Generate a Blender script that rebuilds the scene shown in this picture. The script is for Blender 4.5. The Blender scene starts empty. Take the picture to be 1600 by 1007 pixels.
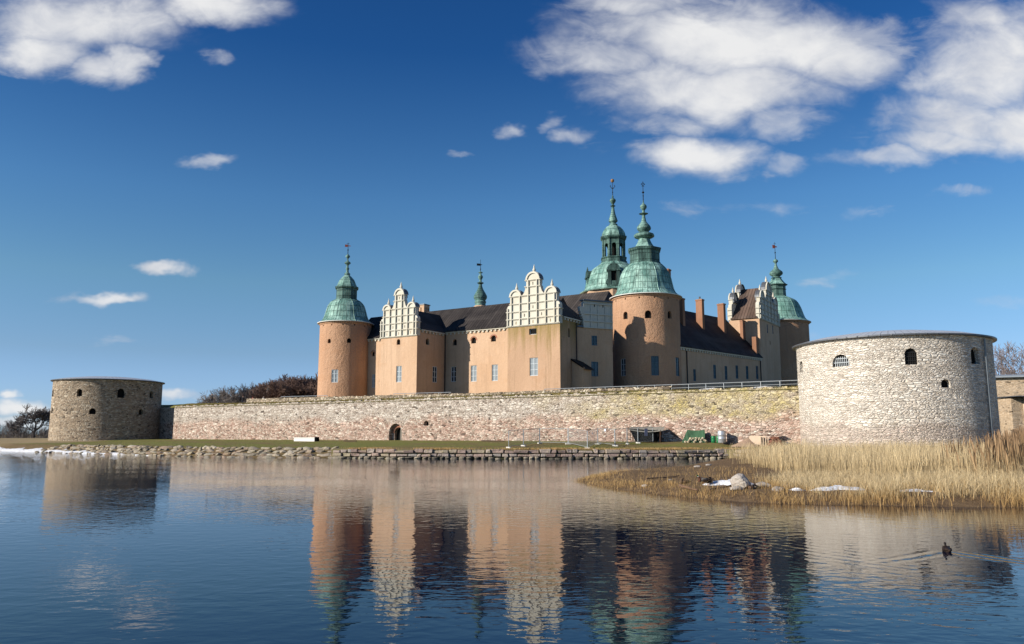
import bpy, bmesh, math, random
import numpy as np
from mathutils import Vector, Matrix
R = math.radians
random.seed(7); rng = np.random.default_rng(7)
SC = bpy.context.scene
COL = SC.collection

# ------------------------------------------------------------------ camera
F_PX = 1250.0; PITCH = math.atan(176.5 / F_PX); EYE = 2.6
cam = bpy.data.objects.new('camera', bpy.data.cameras.new('camera')); COL.objects.link(cam)
cam.data.sensor_width = 36; cam.data.lens = 36 * F_PX / 1600
cam.location = (0, 0, EYE); cam.rotation_euler = (R(90) + PITCH, 0, 0)
cam.data.clip_start = 0.5; cam.data.clip_end = 9000
SC.camera = cam
# ------------------------------------------------------------------ light
SUN_AZ, SUN_EL = 203.0, 23.0
sd = Vector((math.cos(R(SUN_AZ)) * math.cos(R(SUN_EL)), math.sin(R(SUN_AZ)) * math.cos(R(SUN_EL)), math.sin(R(SUN_EL))))
sun = bpy.data.objects.new('sun', bpy.data.lights.new('sun', 'SUN')); COL.objects.link(sun)
sun.data.energy = 5.0; sun.data.angle = R(0.5); sun.data.color = (1.0, 0.94, 0.84)
sun.rotation_euler = sd.to_track_quat('Z', 'Y').to_euler()
SC.view_settings.view_transform = 'Standard'; SC.view_settings.look = 'None'
SC.view_settings.gamma = 1; SC.view_settings.exposure = 0.3
SC.view_settings.use_curve_mapping = False
SC.cycles.use_denoising = True
SC.cycles.max_bounces = 6; SC.cycles.diffuse_bounces = 1; SC.cycles.glossy_bounces = 3
SC.cycles.transparent_max_bounces = 6

_c, _s = math.cos(PITCH), math.sin(PITCH)
def ray(px, py):
    a = (px - 800) / F_PX; b = (503.5 - py) / F_PX
    y = _c - b * _s; z = _s + b * _c
    return a / y, z / y
def at(px, py, Y):
    x, z = ray(px, py); return Vector((x * Y, Y, EYE + z * Y))

# ------------------------------------------------------------------ node helpers
def inp(nt, sock, v):
    if isinstance(v, bpy.types.NodeSocket): nt.links.new(v, sock)
    elif v is not None: sock.default_value = v
def N(nt, t, ins=None, **at_):
    n = nt.nodes.new(t)
    for k, v in at_.items(): setattr(n, k, v)
    if ins:
        for k, v in ins.items(): inp(nt, n.inputs[k], v)
    return n
def M(nt, op, a, b=None, c=None, clamp=False):
    n = nt.nodes.new('ShaderNodeMath'); n.operation = op; n.use_clamp = clamp
    inp(nt, n.inputs[0], a)
    if b is not None: inp(nt, n.inputs[1], b)
    if c is not None: inp(nt, n.inputs[2], c)
    return n.outputs[0]
def VM(nt, op, a, b=None):
    n = nt.nodes.new('ShaderNodeVectorMath'); n.operation = op
    inp(nt, n.inputs[0], a)
    if b is not None: inp(nt, n.inputs[1], b)
    return n.outputs['Value' if op == 'LENGTH' else 'Vector']
def MR(nt, v, a, b, c=0.0, d=1.0, smooth=False):
    n = nt.nodes.new('ShaderNodeMapRange'); n.interpolation_type = 'SMOOTHSTEP' if smooth else 'LINEAR'
    for i, x in enumerate((v, a, b, c, d)): inp(nt, n.inputs[i], x)
    return n.outputs[0]
def MIX(nt, f, a, b, mode='MIX'):
    n = nt.nodes.new('ShaderNodeMix'); n.data_type = 'RGBA'; n.blend_type = mode
    inp(nt, n.inputs[0], f)
    for s, v in ((n.inputs[6], a), (n.inputs[7], b)):
        if isinstance(v, tuple) and len(v) == 3: v = v + (1,)
        inp(nt, s, v)
    return n.outputs[2]
def NOISE(nt, vec, scale, detail=4, rough=.55, dist=0.0, out='Fac'):
    n = N(nt, 'ShaderNodeTexNoise', {'Vector': vec, 'Scale': scale, 'Detail': detail, 'Roughness': rough, 'Distortion': dist})
    return n.outputs[out]
def RAMP(nt, f, stops):
    n = nt.nodes.new('ShaderNodeValToRGB'); inp(nt, n.inputs[0], f)
    e = n.color_ramp.elements
    while len(e) < len(stops): e.new(.5)
    for i, (p, c) in enumerate(stops): e[i].position = p; e[i].color = tuple(c) + (1,)
    return n.outputs[0]
def MAP(nt, vec, scale=(1, 1, 1), loc=(0, 0, 0)):
    return N(nt, 'ShaderNodeMapping', {'Vector': vec, 'Scale': scale, 'Location': loc}).outputs[0]
def new_mat(name):
    m = bpy.data.materials.new(name); m.use_nodes = True
    nt = m.node_tree; b = nt.nodes['Principled BSDF']
    b.inputs['Roughness'].default_value = .85; b.inputs['Specular IOR Level'].default_value = .2
    co = N(nt, 'ShaderNodeTexCoord').outputs['Object']
    return m, nt, b, co
def bump(nt, b, h, dist=.1, strength=1.0, normal=None):
    n = N(nt, 'ShaderNodeBump', {'Height': h, 'Distance': dist, 'Strength': strength, 'Normal': normal})
    nt.links.new(n.outputs[0], b.inputs['Normal']); return n.outputs[0]

# ------------------------------------------------------------------ world: sky and clouds by direction
W = bpy.data.worlds.new('World'); SC.world = W; W.use_nodes = True
nt = W.node_tree; bg = nt.nodes['Background']
SKY_STR = 0.082
sky = N(nt, 'ShaderNodeTexSky', sky_type='NISHITA', sun_disc=False, sun_elevation=R(SUN_EL), sun_rotation=R(90 - SUN_AZ),
        air_density=1.0, dust_density=0.25, ozone_density=2.5, altitude=0)
gen = N(nt, 'ShaderNodeTexCoord').outputs['Generated']
sx = N(nt, 'ShaderNodeSeparateXYZ', {0: gen})
skyc = N(nt, 'ShaderNodeHueSaturation', {'Hue': .5, 'Saturation': 1.22, 'Value': 1.0, 'Color': sky.outputs[0]}).outputs[0]
# a polariser's deeper blue overhead, a cleaner blue at the horizon
tint = RAMP(nt, M(nt, 'MULTIPLY', sx.outputs[2], 1.25, clamp=True), [(0, (.30, .49, 1.0)), (.03, (.36, .50, .95)), (.12, (.40, .45, .60)), (.225, (.48, .53, .55)), (.35, (.40, .50, .575)), (.56, (.15, .31, .47)), (.8, (.12, .26, .42))])
skyc = MIX(nt, 1.0, skyc, VM(nt, 'MULTIPLY', tint, (2.0, 2.0, 2.0)), 'MULTIPLY')
yy = M(nt, 'MAXIMUM', sx.outputs[1], 0.05)
gx = M(nt, 'DIVIDE', sx.outputs[0], yy); gz = M(nt, 'DIVIDE', sx.outputs[2], yy)
P = N(nt, 'ShaderNodeCombineXYZ', {0: gx, 1: gz, 2: 0.0}).outputs[0]
Pn = MAP(nt, P, (1, 1.5, 1))
warp = N(nt, 'ShaderNodeTexNoise', {'Vector': Pn, 'Scale': 5.0, 'Detail': 5.0, 'Roughness': .62}).outputs['Color']
warp = VM(nt, 'MULTIPLY', VM(nt, 'SUBTRACT', warp, (.5, .5, .5)), (.17, .085, 0))
Pw = VM(nt, 'ADD', P, warp)
CL = [(110, 30, 190, 66, 1), (60, 80, 100, 44, 1), (190, 100, 48, 40, .95), (330, 8, 130, 30, .85), (150, 108, 75, 28, .9),
      (345, 88, 40, 11, .36), (315, 245, 52, 16, .75), (278, 428, 46, 13, .9), (160, 473, 68, 12, .9), (785, 193, 36, 16, .62),
      (718, 239, 20, 9, .5), (165, 535, 40, 6, .3), (870, 190, 22, 15, .42), (910, 207, 36, 17, .6),
      (1100, 60, 250, 80, 1), (950, 95, 130, 44, .8), (1060, 130, 160, 62, 1), (1150, 140, 150, 60, 1), (1270, 70, 170, 66, .95),
      (1230, 190, 60, 32, .6), (1000, 5, 140, 40, .8), (870, 110, 60, 22, .5), (1060, 186, 130, 20, .62), (1085, 236, 118, 38, 1),
      (1225, 252, 44, 18, .5), (1545, 95, 170, 96, 1), (1480, 185, 140, 62, .95), (1600, 200, 130, 56, .95), (1390, 248, 110, 20, .75), (1470, 222, 120, 34, .95),
      (1420, 115, 60, 40, .6), (1540, 25, 110, 44, .85), (1190, 318, 84, 14, .4), (1080, 318, 45, 13, .3), (1360, 330, 50, 13, .34),
      (1510, 313, 55, 12, .32), (1315, 434, 66, 11, .36), (1575, 478, 60, 14, .34), (40, 628, 54, 17, .85), (10, 606, 26, 12, .8),
      (105, 634, 45, 15, .7), (285, 621, 46, 11, .75), (130, 588, 36, 7, .6), (20, 655, 90, 14, .6), (1300, 520, 60, 10, .3),
      (-220, 60, 200, 90, .9), (1850, 120, 190, 100, .9), (1900, 420, 120, 24, .5), (700, -260, 300, 120, .9), (1300, -320, 330, 140, .9)]
mask = 0.0; low = 0.0
for (cx, cy, rx, ry, st) in CL:
    x0, z0 = ray(cx, cy); x1, _ = ray(cx + rx, cy); _, z1 = ray(cx, cy - ry)
    d = VM(nt, 'SUBTRACT', Pw, (x0, z0, 0)); d = VM(nt, 'MULTIPLY', d, (1 / (x1 - x0), 1 / (z1 - z0), 0))
    l = VM(nt, 'LENGTH', d)
    v = MR(nt, l, 1.38, 0.15, 0.0, st, True)
    mask = M(nt, 'MAXIMUM', mask, v) if not isinstance(mask, float) else v
fb = NOISE(nt, Pn, 14.0, 10, .58, .7); fb2 = NOISE(nt, Pn, 4.2, 7, .55)
den = M(nt, 'ADD', mask, M(nt, 'MULTIPLY', M(nt, 'SUBTRACT', fb, .5), .85))
den = M(nt, 'ADD', den, M(nt, 'MULTIPLY', M(nt, 'SUBTRACT', fb2, .5), .95))
cov = MR(nt, den, .08, 1.12, 0.0, 1.0, True)
wn_ = N(nt, 'ShaderNodeTexNoise', {'Vector': MAP(nt, P, (1.0, 2.6, 1), (2, 5, 0)), 'Scale': 9.0, 'Detail': 8.0, 'Roughness': .6, 'Distortion': .6}).outputs['Fac']
veil = MR(nt, M(nt, 'ADD', wn_, M(nt, 'MULTIPLY', mask, .38)), .56, .92, 0, .6, True)
cov = M(nt, 'MAXIMUM', cov, veil)
cov = M(nt, 'MULTIPLY', cov, MR(nt, mask, .0, .22, 0, 1, True))
cov = M(nt, 'MULTIPLY', cov, MR(nt, sx.outputs[1], .08, .2))
# self-shading of the clouds: thick parts turned to the sun are white, far sides grey
fbs = NOISE(nt, VM(nt, 'ADD', Pn, (-.035, .04, 0)), 4.2, 7, .55)
lit = M(nt, 'ADD', .52, M(nt, 'MULTIPLY', M(nt, 'SUBTRACT', fb2, fbs), 1.6))
lit = M(nt, 'ADD', lit, M(nt, 'MULTIPLY', M(nt, 'SUBTRACT', den, .55), .42), clamp=True)
lit = M(nt, 'ADD', M(nt, 'MULTIPLY', lit, .8), M(nt, 'MULTIPLY', NOISE(nt, Pn, 4.0, 2, .5), .35), clamp=True)
cc = RAMP(nt, lit, [(.15, (.42, .46, .56)), (.5, (.64, .66, .71)), (.9, (.86, .86, .86))])
EXPK = 2 ** -SC.view_settings.exposure
cc = VM(nt, 'SCALE', cc); nt.nodes[-1].inputs['Scale'].default_value = EXPK / SKY_STR
allc = MIX(nt, M(nt, 'MULTIPLY', cov, .97), skyc, cc)
nt.links.new(allc, bg.inputs[0]); bg.inputs[1].default_value = SKY_STR

# ------------------------------------------------------------------ mesh helpers
class MB:
    def __init__(s): s.v = []; s.f = []; s.m = []
    def add(s, vs, fs, mi=0):
        o = len(s.v); s.v += [tuple(x) for x in vs]
        for f in fs: s.f.append(tuple(i + o for i in f)); s.m.append(mi)
        return s
    def box(s, x0, x1, y0, y1, z0, z1, mi=0):
        v = [(x0, y0, z0), (x1, y0, z0), (x1, y1, z0), (x0, y1, z0), (x0, y0, z1), (x1, y0, z1), (x1, y1, z1), (x0, y1, z1)]
        return s.add(v, [(3, 2, 1, 0), (4, 5, 6, 7), (0, 1, 5, 4), (1, 2, 6, 5), (2, 3, 7, 6), (3, 0, 4, 7)], mi)
    def prism(s, poly, d0, d1, axis='z', mi=0):
        # poly is counter-clockwise seen from the +axis end; axis y: poly in (x, z), extruded y from d0 to d1
        n = len(poly)
        def P3(p, d): return (p[0], p[1], d) if axis == 'z' else ((p[0], d, p[1]) if axis == 'y' else (d, p[0], p[1]))
        v = [P3(p, d0) for p in poly] + [P3(p, d1) for p in poly]
        fs = [tuple(range(n))[::-1], tuple(range(n, 2 * n))] + [(i, (i + 1) % n, n + (i + 1) % n, n + i) for i in range(n)]
        if axis == 'y': fs = [f[::-1] for f in fs]
        return s.add(v, fs, mi)
    def lathe(s, prof, n=24, phase=0.0, mi=0, c=(0, 0), cap=True):
        v = []; fs = []
        for (r, z) in prof:
            for k in range(n):
                a = phase + 2 * math.pi * k / n; v.append((c[0] + r * math.cos(a), c[1] + r * math.sin(a), z))
        for i in range(len(prof) - 1):
            for k in range(n):
                fs.append((i * n + k, i * n + (k + 1) % n, (i + 1) * n + (k + 1) % n, (i + 1) * n + k))
        if cap:
            fs.append(tuple(range(n))[::-1]); fs.append(tuple(range((len(prof) - 1) * n, len(prof) * n)))
        return s.add(v, fs, mi)
    def tube(s, p0, p1, r0, r1=None, n=6, mi=0):
        r1 = r0 if r1 is None else r1
        p0 = Vector(p0); p1 = Vector(p1); d = (p1 - p0)
        if d.length < 1e-6: return s
        d.normalize(); a = d.orthogonal().normalized(); b = d.cross(a)
        v = []
        for p, r in ((p0, r0), (p1, r1)):
            for k in range(n):
                t = 2 * math.pi * k / n; v.append(p + a * (r * math.cos(t)) + b * (r * math.sin(t)))
        fs = [(k, (k + 1) % n, n + (k + 1) % n, n + k) for k in range(n)] + [tuple(range(n))[::-1], tuple(range(n, 2 * n))]
        return s.add(v, fs, mi)
    def build(s, name, mats, parent=None, loc=(0, 0, 0), rz=0.0, smooth=None):
        me = bpy.data.meshes.new(name); me.from_pydata(s.v, [], s.f)
        mats = mats if isinstance(mats, (list, tuple)) else [mats]
        for m in mats: me.materials.append(m)
        me.polygons.foreach_set('material_index', s.m)
        if smooth:
            me.polygons.foreach_set('use_smooth', [True] * len(s.f)); me.update(); me.set_sharp_from_angle(angle=R(smooth))
        me.update()
        return link(name, me, parent, loc, rz)
def link(name, me, parent=None, loc=(0, 0, 0), rz=0.0):
    o = bpy.data.objects.new(name, me); COL.objects.link(o)
    o.location = loc; o.rotation_euler = (0, 0, rz)
    if parent: o.parent = parent
    return o
def empty(name, loc=(0, 0, 0), rz=0.0):
    o = bpy.data.objects.new(name, None); COL.objects.link(o); o.location = loc; o.rotation_euler = (0, 0, rz); o.empty_display_size = .3
    return o
def tag(o, label=None, cat=None, group=None, kind=None):
    if label: o['label'] = label
    if cat: o['category'] = cat
    if group: o['group'] = group
    if kind: o['kind'] = kind
    return o
def copy_tree(o, parent=None):
    c = o.copy(); COL.objects.link(c)
    if parent: c.parent = parent
    for ch in list(o.children): copy_tree(ch, c)
    return c
def cut(o, cutter):
    """boolean the MB cutter (in o's local coordinates) out of object o"""
    if not cutter.f: return
    c = cutter.build('cutter', [], None); c.matrix_world = Matrix()
    mw = o.matrix_world.copy(); par = o.parent; loc = o.location.copy(); rz = o.rotation_euler.z
    o.parent = None; o.location = (0, 0, 0); o.rotation_euler = (0, 0, 0)
    md = o.modifiers.new('b', 'BOOLEAN'); md.object = c; md.operation = 'DIFFERENCE'; md.solver = 'EXACT'
    dg = bpy.context.evaluated_depsgraph_get(); dg.update()
    me = bpy.data.meshes.new_from_object(o.evaluated_get(dg))
    o.modifiers.clear(); old = o.data; o.data = me; bpy.data.meshes.remove(old)
    bpy.data.objects.remove(c)
    o.parent = par; o.location = loc; o.rotation_euler = (0, 0, rz)
def arch(w, h, arched=True, n=8, rise=None):
    """outline in (x, z), centre of the sill at the origin"""
    if not arched: return [(-w / 2, 0), (w / 2, 0), (w / 2, h), (-w / 2, h)]
    r = w / 2 if rise is None else rise
    p = [(-w / 2, 0), (w / 2, 0)]
    for k in range(n + 1):
        a = math.pi * k / n; p.append((w / 2 * math.cos(a), h - r + r * math.sin(a)))
    return p
def xf(poly, c, ang, d0, d1):
    """a prism of poly (x, z) standing at c, looking along angle ang (outward); d0 < d1 measured outward"""
    ox, oy = math.cos(ang), math.sin(ang); tx, ty = -oy, ox
    vs = []
    for d in (d0, d1):
        for (x, z) in poly: vs.append((c[0] + tx * x + ox * d, c[1] + ty * x + oy * d, c[2] + z))
    n = len(poly)
    fs = [tuple(range(n))[::-1], tuple(range(n, 2 * n))] + [(i, (i + 1) % n, n + (i + 1) % n, n + i) for i in range(n)]
    return vs, fs

# ------------------------------------------------------------------ materials
def plaster(name, base, dark, stain, stain_z=None, rough_bump=.05, pit=.0):
    m, nt, b, co = new_mat(name)
    big = NOISE(nt, MAP(nt, co, (.16, .16, .10)), 1.0, 5, .6)
    mid = NOISE(nt, MAP(nt, co, (.9, .9, .5)), 1.0, 5, .65)
    fine = NOISE(nt, co, 5.0, 4, .7)
    c = MIX(nt, MR(nt, big, .40, .60), base, dark)
    pat = NOISE(nt, MAP(nt, co, (.22, .22, .35), (4, 9, 1)), 1.0, 3, .5); c = MIX(nt, MR(nt, pat, .56, .60, 0, .5), c, tuple(min(.9, x * y) for x, y in zip(base, (.92, .86, .80))))
    streak = NOISE(nt, MAP(nt, co, (1.3, 1.3, .07)), 1.0, 5, .65)
    c = MIX(nt, MR(nt, streak, .52, .74, 0, .6), c, stain)
    c = MIX(nt, MR(nt, mid, .58, .75, 0, .4), c, tuple(x * 1.18 for x in base))
    blotch = NOISE(nt, MAP(nt, co, (.5, .5, .5), (9, 4, 2)), 1.0, 6, .7)
    c = MIX(nt, MR(nt, blotch, .62, .70, 0, .28), c, tuple(x * .62 for x in stain))
    if stain_z:
        z = N(nt, 'ShaderNodeSeparateXYZ', {0: co}).outputs[2]
        zz = M(nt, 'ADD', z, M(nt, 'MULTIPLY', M(nt, 'SUBTRACT', streak, .5), 14.0))
        c = MIX(nt, MR(nt, zz, stain_z[0], stain_z[1], 0, .85, True), c, stain_z[2])
    c = MIX(nt, .5, c, MIX(nt, fine, (.55, .55, .55), (1.35, 1.35, 1.35)), 'MULTIPLY')
    nt.links.new(c, b.inputs['Base Color'])
    h = M(nt, 'ADD', M(nt, 'MULTIPLY', mid, 1.0), M(nt, 'MULTIPLY', NOISE(nt, co, 2.2, 6, .65), .8))
    h = M(nt, 'ADD', h, M(nt, 'MULTIPLY', fine, pit))
    bump(nt, b, h, rough_bump * 2.2)
    b.inputs['Roughness'].default_value = .92
    return m
def masonry(name, cols, mortar, sx_=.45, sz_=.22, bd=.06, zone=None, joint=.045, wear=None, dirt=(.2, .17, .13), jitter=1.0, hole=.75):
    m, nt, b, co = new_mat(name)
    wv = N(nt, 'ShaderNodeTexNoise', {'Vector': co, 'Scale': 1.4, 'Detail': 3.0}).outputs['Color']
    wv = VM(nt, 'MULTIPLY', VM(nt, 'SUBTRACT', wv, (.5, .5, .5)), (.22, .22, .14))
    v = MAP(nt, VM(nt, 'ADD', co, wv), (1 / sx_, 1 / sx_, 1 / sz_))
    v2 = MAP(nt, VM(nt, 'ADD', co, wv), (.58 / sx_, .58 / sx_, .62 / sz_), (3.1, 1.7, .4))
    pick = MR(nt, NOISE(nt, MAP(nt, co, (.35, .35, .8)), 1.0, 4, .6), .50, .54)
    def vor(vec):
        a1 = N(nt, 'ShaderNodeTexVoronoi', {'Vector': vec, 'Scale': 1.0, 'Randomness': jitter}).outputs['Color']
        return a1, N(nt, 'ShaderNodeTexVoronoi', {'Vector': vec, 'Scale': 1.0, 'Randomness': jitter}, feature='DISTANCE_TO_EDGE').outputs['Distance']
    (ca1, ea1), (ca2, ea2) = vor(v), vor(v2)
    ve = M(nt, 'ADD', M(nt, 'MULTIPLY', ea1, M(nt, 'SUBTRACT', 1.0, pick)), M(nt, 'MULTIPLY', M(nt, 'MULTIPLY', ea2, 1.5), pick))
    rc = N(nt, 'ShaderNodeSeparateColor', {0: MIX(nt, pick, ca1, ca2)})
    c = RAMP(nt, rc.outputs[0], cols)
    n1 = NOISE(nt, MAP(nt, co, (.14, .14, .22)), 1.0, 5, .6); n2 = NOISE(nt, co, 2.5, 5, .7)
    if zone: c = zone(nt, co, c, rc, n1)
    edge = MR(nt, ve, .01, joint * 2.2, 1, 0, True)
    c = MIX(nt, M(nt, 'MULTIPLY', edge, .85), c, mortar)
    streak = NOISE(nt, MAP(nt, co, (.9, .9, .08)), 1.0, 5, .6)
    c = MIX(nt, MR(nt, streak, .58, .78, 0, .45), c, dirt)
    c = MIX(nt, MR(nt, rc.outputs[1], .86, .9, 0, .55), c, dirt)
    c = MIX(nt, MR(nt, rc.outputs[2], .95, .96, 0, hole), c, (.05, .038, .028))  # random near-black cells, shaded holes put into the colour only
    c = MIX(nt, .55, c, MIX(nt, n2, (.5, .5, .5), (1.45, 1.45, 1.45)), 'MULTIPLY')
    nt.links.new(c, b.inputs['Base Color'])
    h = MR(nt, ve, 0, .28, 0, 1, True)
    h = M(nt, 'ADD', h, M(nt, 'MULTIPLY', rc.outputs[2], .9)); h = M(nt, 'ADD', h, M(nt, 'MULTIPLY', n2, .9))
    course = M(nt, 'FRACT', M(nt, 'MULTIPLY', M(nt, 'ADD', N(nt, 'ShaderNodeSeparateXYZ', {0: co}).outputs[2], M(nt, 'MULTIPLY', n1, .5)), 1.1))
    h = M(nt, 'SUBTRACT', h, M(nt, 'MULTIPLY', MR(nt, M(nt, 'ABSOLUTE', M(nt, 'SUBTRACT', course, .5)), .44, .5), .8))
    big_ = NOISE(nt, MAP(nt, co, (.3, .3, .6)), 1.0, 5, .6); h = M(nt, 'ADD', h, M(nt, 'MULTIPLY', big_, 1.6))
    bump(nt, b, h, bd)
    b.inputs['Roughness'].default_value = .9
    return m
def zone_curtain(nt, co, c, rc, n1):
    s = N(nt, 'ShaderNodeSeparateXYZ', {0: co}); u, z = s.outputs[0], s.outputs[2]
    zz = M(nt, 'ADD', z, M(nt, 'MULTIPLY', M(nt, 'SUBTRACT', n1, .5), 5.0))
    up = MR(nt, zz, 4.6, 5.8, 0, 1, True)
    white = RAMP(nt, rc.outputs[1], [(0, (.38, .33, .28)), (.4, (.60, .55, .47)), (.8, (.68, .63, .55)), (1, (.40, .30, .25))])
    c = MIX(nt, M(nt, 'MULTIPLY', up, .75), c, white)
    lich = M(nt, 'MULTIPLY', MR(nt, M(nt, 'ADD', u, M(nt, 'MULTIPLY', M(nt, 'SUBTRACT', n1, .5), 50.0)), 86, 104), MR(nt, zz, 4.4, 5.6))
    ln = NOISE(nt, MAP(nt, co, (.5, .5, .7)), 1.0, 6, .65)
    c = MIX(nt, M(nt, 'MULTIPLY', lich, MR(nt, ln, .34, .62, .15, .85)), c, (.50, .40, .13))
    return c
def zone_bastion(nt, co, c, rc, n1):
    z = N(nt, 'ShaderNodeSeparateXYZ', {0: co}).outputs[2]
    zz = M(nt, 'ADD', z, M(nt, 'MULTIPLY', M(nt, 'SUBTRACT', n1, .5), 5.0))
    c = MIX(nt, MR(nt, zz, 4.4, 3.4, 0, .6, True), c, MIX(nt, rc.outputs[1], (.46, .31, .25), (.56, .45, .36)))
    return c
PL_ORANGE = plaster('orange_plaster', (.60, .405, .265), (.54, .35, .22), (.38, .25, .16), None, .035)
PL_STAIN = plaster('stained_plaster', (.52, .335, .215), (.47, .30, .19), (.28, .18, .10), (15.5, 22.5, (.24, .175, .05)), .035)
PL_BROWN = plaster('rough_brown_plaster', (.54, .32, .195), (.45, .255, .15), (.34, .205, .13), None, .09, .6)
PL_CREAM = plaster('cream_stucco', (.64, .60, .50), (.61, .57, .465), (.50, .45, .35), None, .012)
PL_GREY = plaster('grey_stucco', (.50, .47, .44), (.44, .42, .40), (.32, .30, .28), None, .012)
ST_WALL = masonry('rubble_wall', [(0, (.24, .14, .10)), (.2, (.44, .29, .225)), (.5, (.58, .41, .325)), (.8, (.64, .50, .405)), (1, (.78, .68, .56))], (.30, .22, .16), .36, .20, .06, zone_curtain, .05)
ST_BAST = masonry('pale_rubble', [(0, (.64, .55, .45)), (.3, (.78, .69, .575)), (.7, (.84, .76, .65)), (1, (.88, .82, .71))], (.64, .55, .45), .36, .13, .085, zone_bastion, .05, None, (.48, .39, .30), 1.0, .25)
ST_BAST2 = masonry('brown_rubble', [(0, (.30, .22, .15)), (.4, (.42, .32, .22)), (.75, (.50, .40, .29)), (1, (.62, .53, .40))], (.36, .28, .20), .40, .22, .08, None, .05)
ST_PARA = masonry('parapet_rubble', [(0, (.26, .20, .14)), (.4, (.44, .35, .25)), (.8, (.54, .45, .33)), (1, (.64, .57, .45))], (.22, .17, .11), .5, .38, .12, None, .07)
ST_TAN = masonry('tan_brick', [(0, (.42, .30, .19)), (.5, (.52, .39, .26)), (1, (.60, .47, .33))], (.46, .36, .26), .4, .12, .03, None, .05)
def rock_mat(name, cols, moss=(.22, .21, .07), mossf=.5):
    m, nt, b, co = new_mat(name)
    oi = N(nt, 'ShaderNodeObjectInfo').outputs['Random']
    isl = N(nt, 'ShaderNodeNewGeometry').outputs['Random Per Island']
    f = M(nt, 'FRACT', M(nt, 'ADD', M(nt, 'MULTIPLY', oi, 7.3), M(nt, 'MULTIPLY', isl, 3.1)))
    c = RAMP(nt, f, cols)
    n = NOISE(nt, co, 3.0, 6, .7); n2 = NOISE(nt, co, 14.0, 3, .7)
    c = MIX(nt, MR(nt, n, .52, .68, 0, mossf), c, moss)
    c = MIX(nt, .6, c, MIX(nt, n2, (.45, .45, .45), (1.5, 1.5, 1.5)), 'MULTIPLY')
    nt.links.new(c, b.inputs['Base Color']); bump(nt, b, M(nt, 'ADD', n, M(nt, 'MULTIPLY', n2, .4)), .12)
    return m
ROCK = rock_mat('shore_rock', [(0, (.20, .16, .12)), (.25, (.36, .31, .23)), (.5, (.44, .36, .26)), (.75, (.30, .21, .15)), (1, (.50, .44, .34))])
QUAY = rock_mat('quay_granite', [(0, (.28, .20, .17)), (.3, (.40, .29, .24)), (.6, (.33, .29, .26)), (.8, (.46, .36, .29)), (1, (.36, .30, .20))], (.30, .27, .09), .6)
FOOT = rock_mat('wet_stone', [(0, (.10, .09, .07)), (.5, (.24, .20, .15)), (.8, (.34, .29, .21)), (1, (.45, .38, .28))], (.08, .08, .04), .7)
BOULD = rock_mat('boulder_granite', [(0, (.46, .40, .34)), (1, (.50, .44, .38))], (.36, .26, .20), .4)
def copper(name, green=(.20, .40, .33), dark=(.045, .085, .07), seams=0, light=(.34, .55, .47), lap=1.1):
    m, nt, b, co = new_mat(name)
    n1 = NOISE(nt, MAP(nt, co, (.55, .55, .35)), 1.0, 5, .65); st = NOISE(nt, MAP(nt, co, (2.2, 2.2, .18)), 1.0, 5, .7)
    c = MIX(nt, MR(nt, n1, .42, .62), green, light)
    c = MIX(nt, MR(nt, st, .46, .70, 0, .9), c, dark)
    s = N(nt, 'ShaderNodeSeparateXYZ', {0: co})
    lp = M(nt, 'FRACT', M(nt, 'MULTIPLY', s.outputs[2], 1 / lap)); lpm = MR(nt, M(nt, 'ABSOLUTE', M(nt, 'SUBTRACT', lp, .5)), .40, .5)
    h = lpm
    if seams:
        an = M(nt, 'ARCTAN2', s.outputs[1], s.outputs[0]); f = M(nt, 'FRACT', M(nt, 'MULTIPLY', an, seams / (2 * math.pi)))
        sm = MR(nt, M(nt, 'ABSOLUTE', M(nt, 'SUBTRACT', f, .5)), .40, .5)
        h = M(nt, 'MAXIMUM', lpm, sm)
    fn = NOISE(nt, co, 5.0, 4, .7)
    c = MIX(nt, M(nt, 'MULTIPLY', h, M(nt, 'ADD', M(nt, 'MULTIPLY', fn, .75), .25)), c, dark)
    c = MIX(nt, .5, c, MIX(nt, fn, (.5, .5, .5), (1.4, 1.4, 1.4)), 'MULTIPLY')
    nt.links.new(c, b.inputs['Base Color']); bump(nt, b, M(nt, 'ADD', h, M(nt, 'MULTIPLY', n1, .8)), .05)
    b.inputs['Roughness'].default_value = .6
    return m
CU = copper('green_copper', (.13, .265, .22), (.03, .06, .05), 40, (.37, .57, .48))
CU_DARK = copper('dark_copper', (.05, .10, .085), (.012, .02, .018), 32, (.13, .24, .20))
CU_SP = copper('spire_copper', (.075, .15, .125), (.018, .03, .026), 0, (.24, .40, .34), .5)
CU_E = copper('verdigris_copper', (.15, .31, .25), (.05, .095, .08), 32, (.30, .50, .42))
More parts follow.
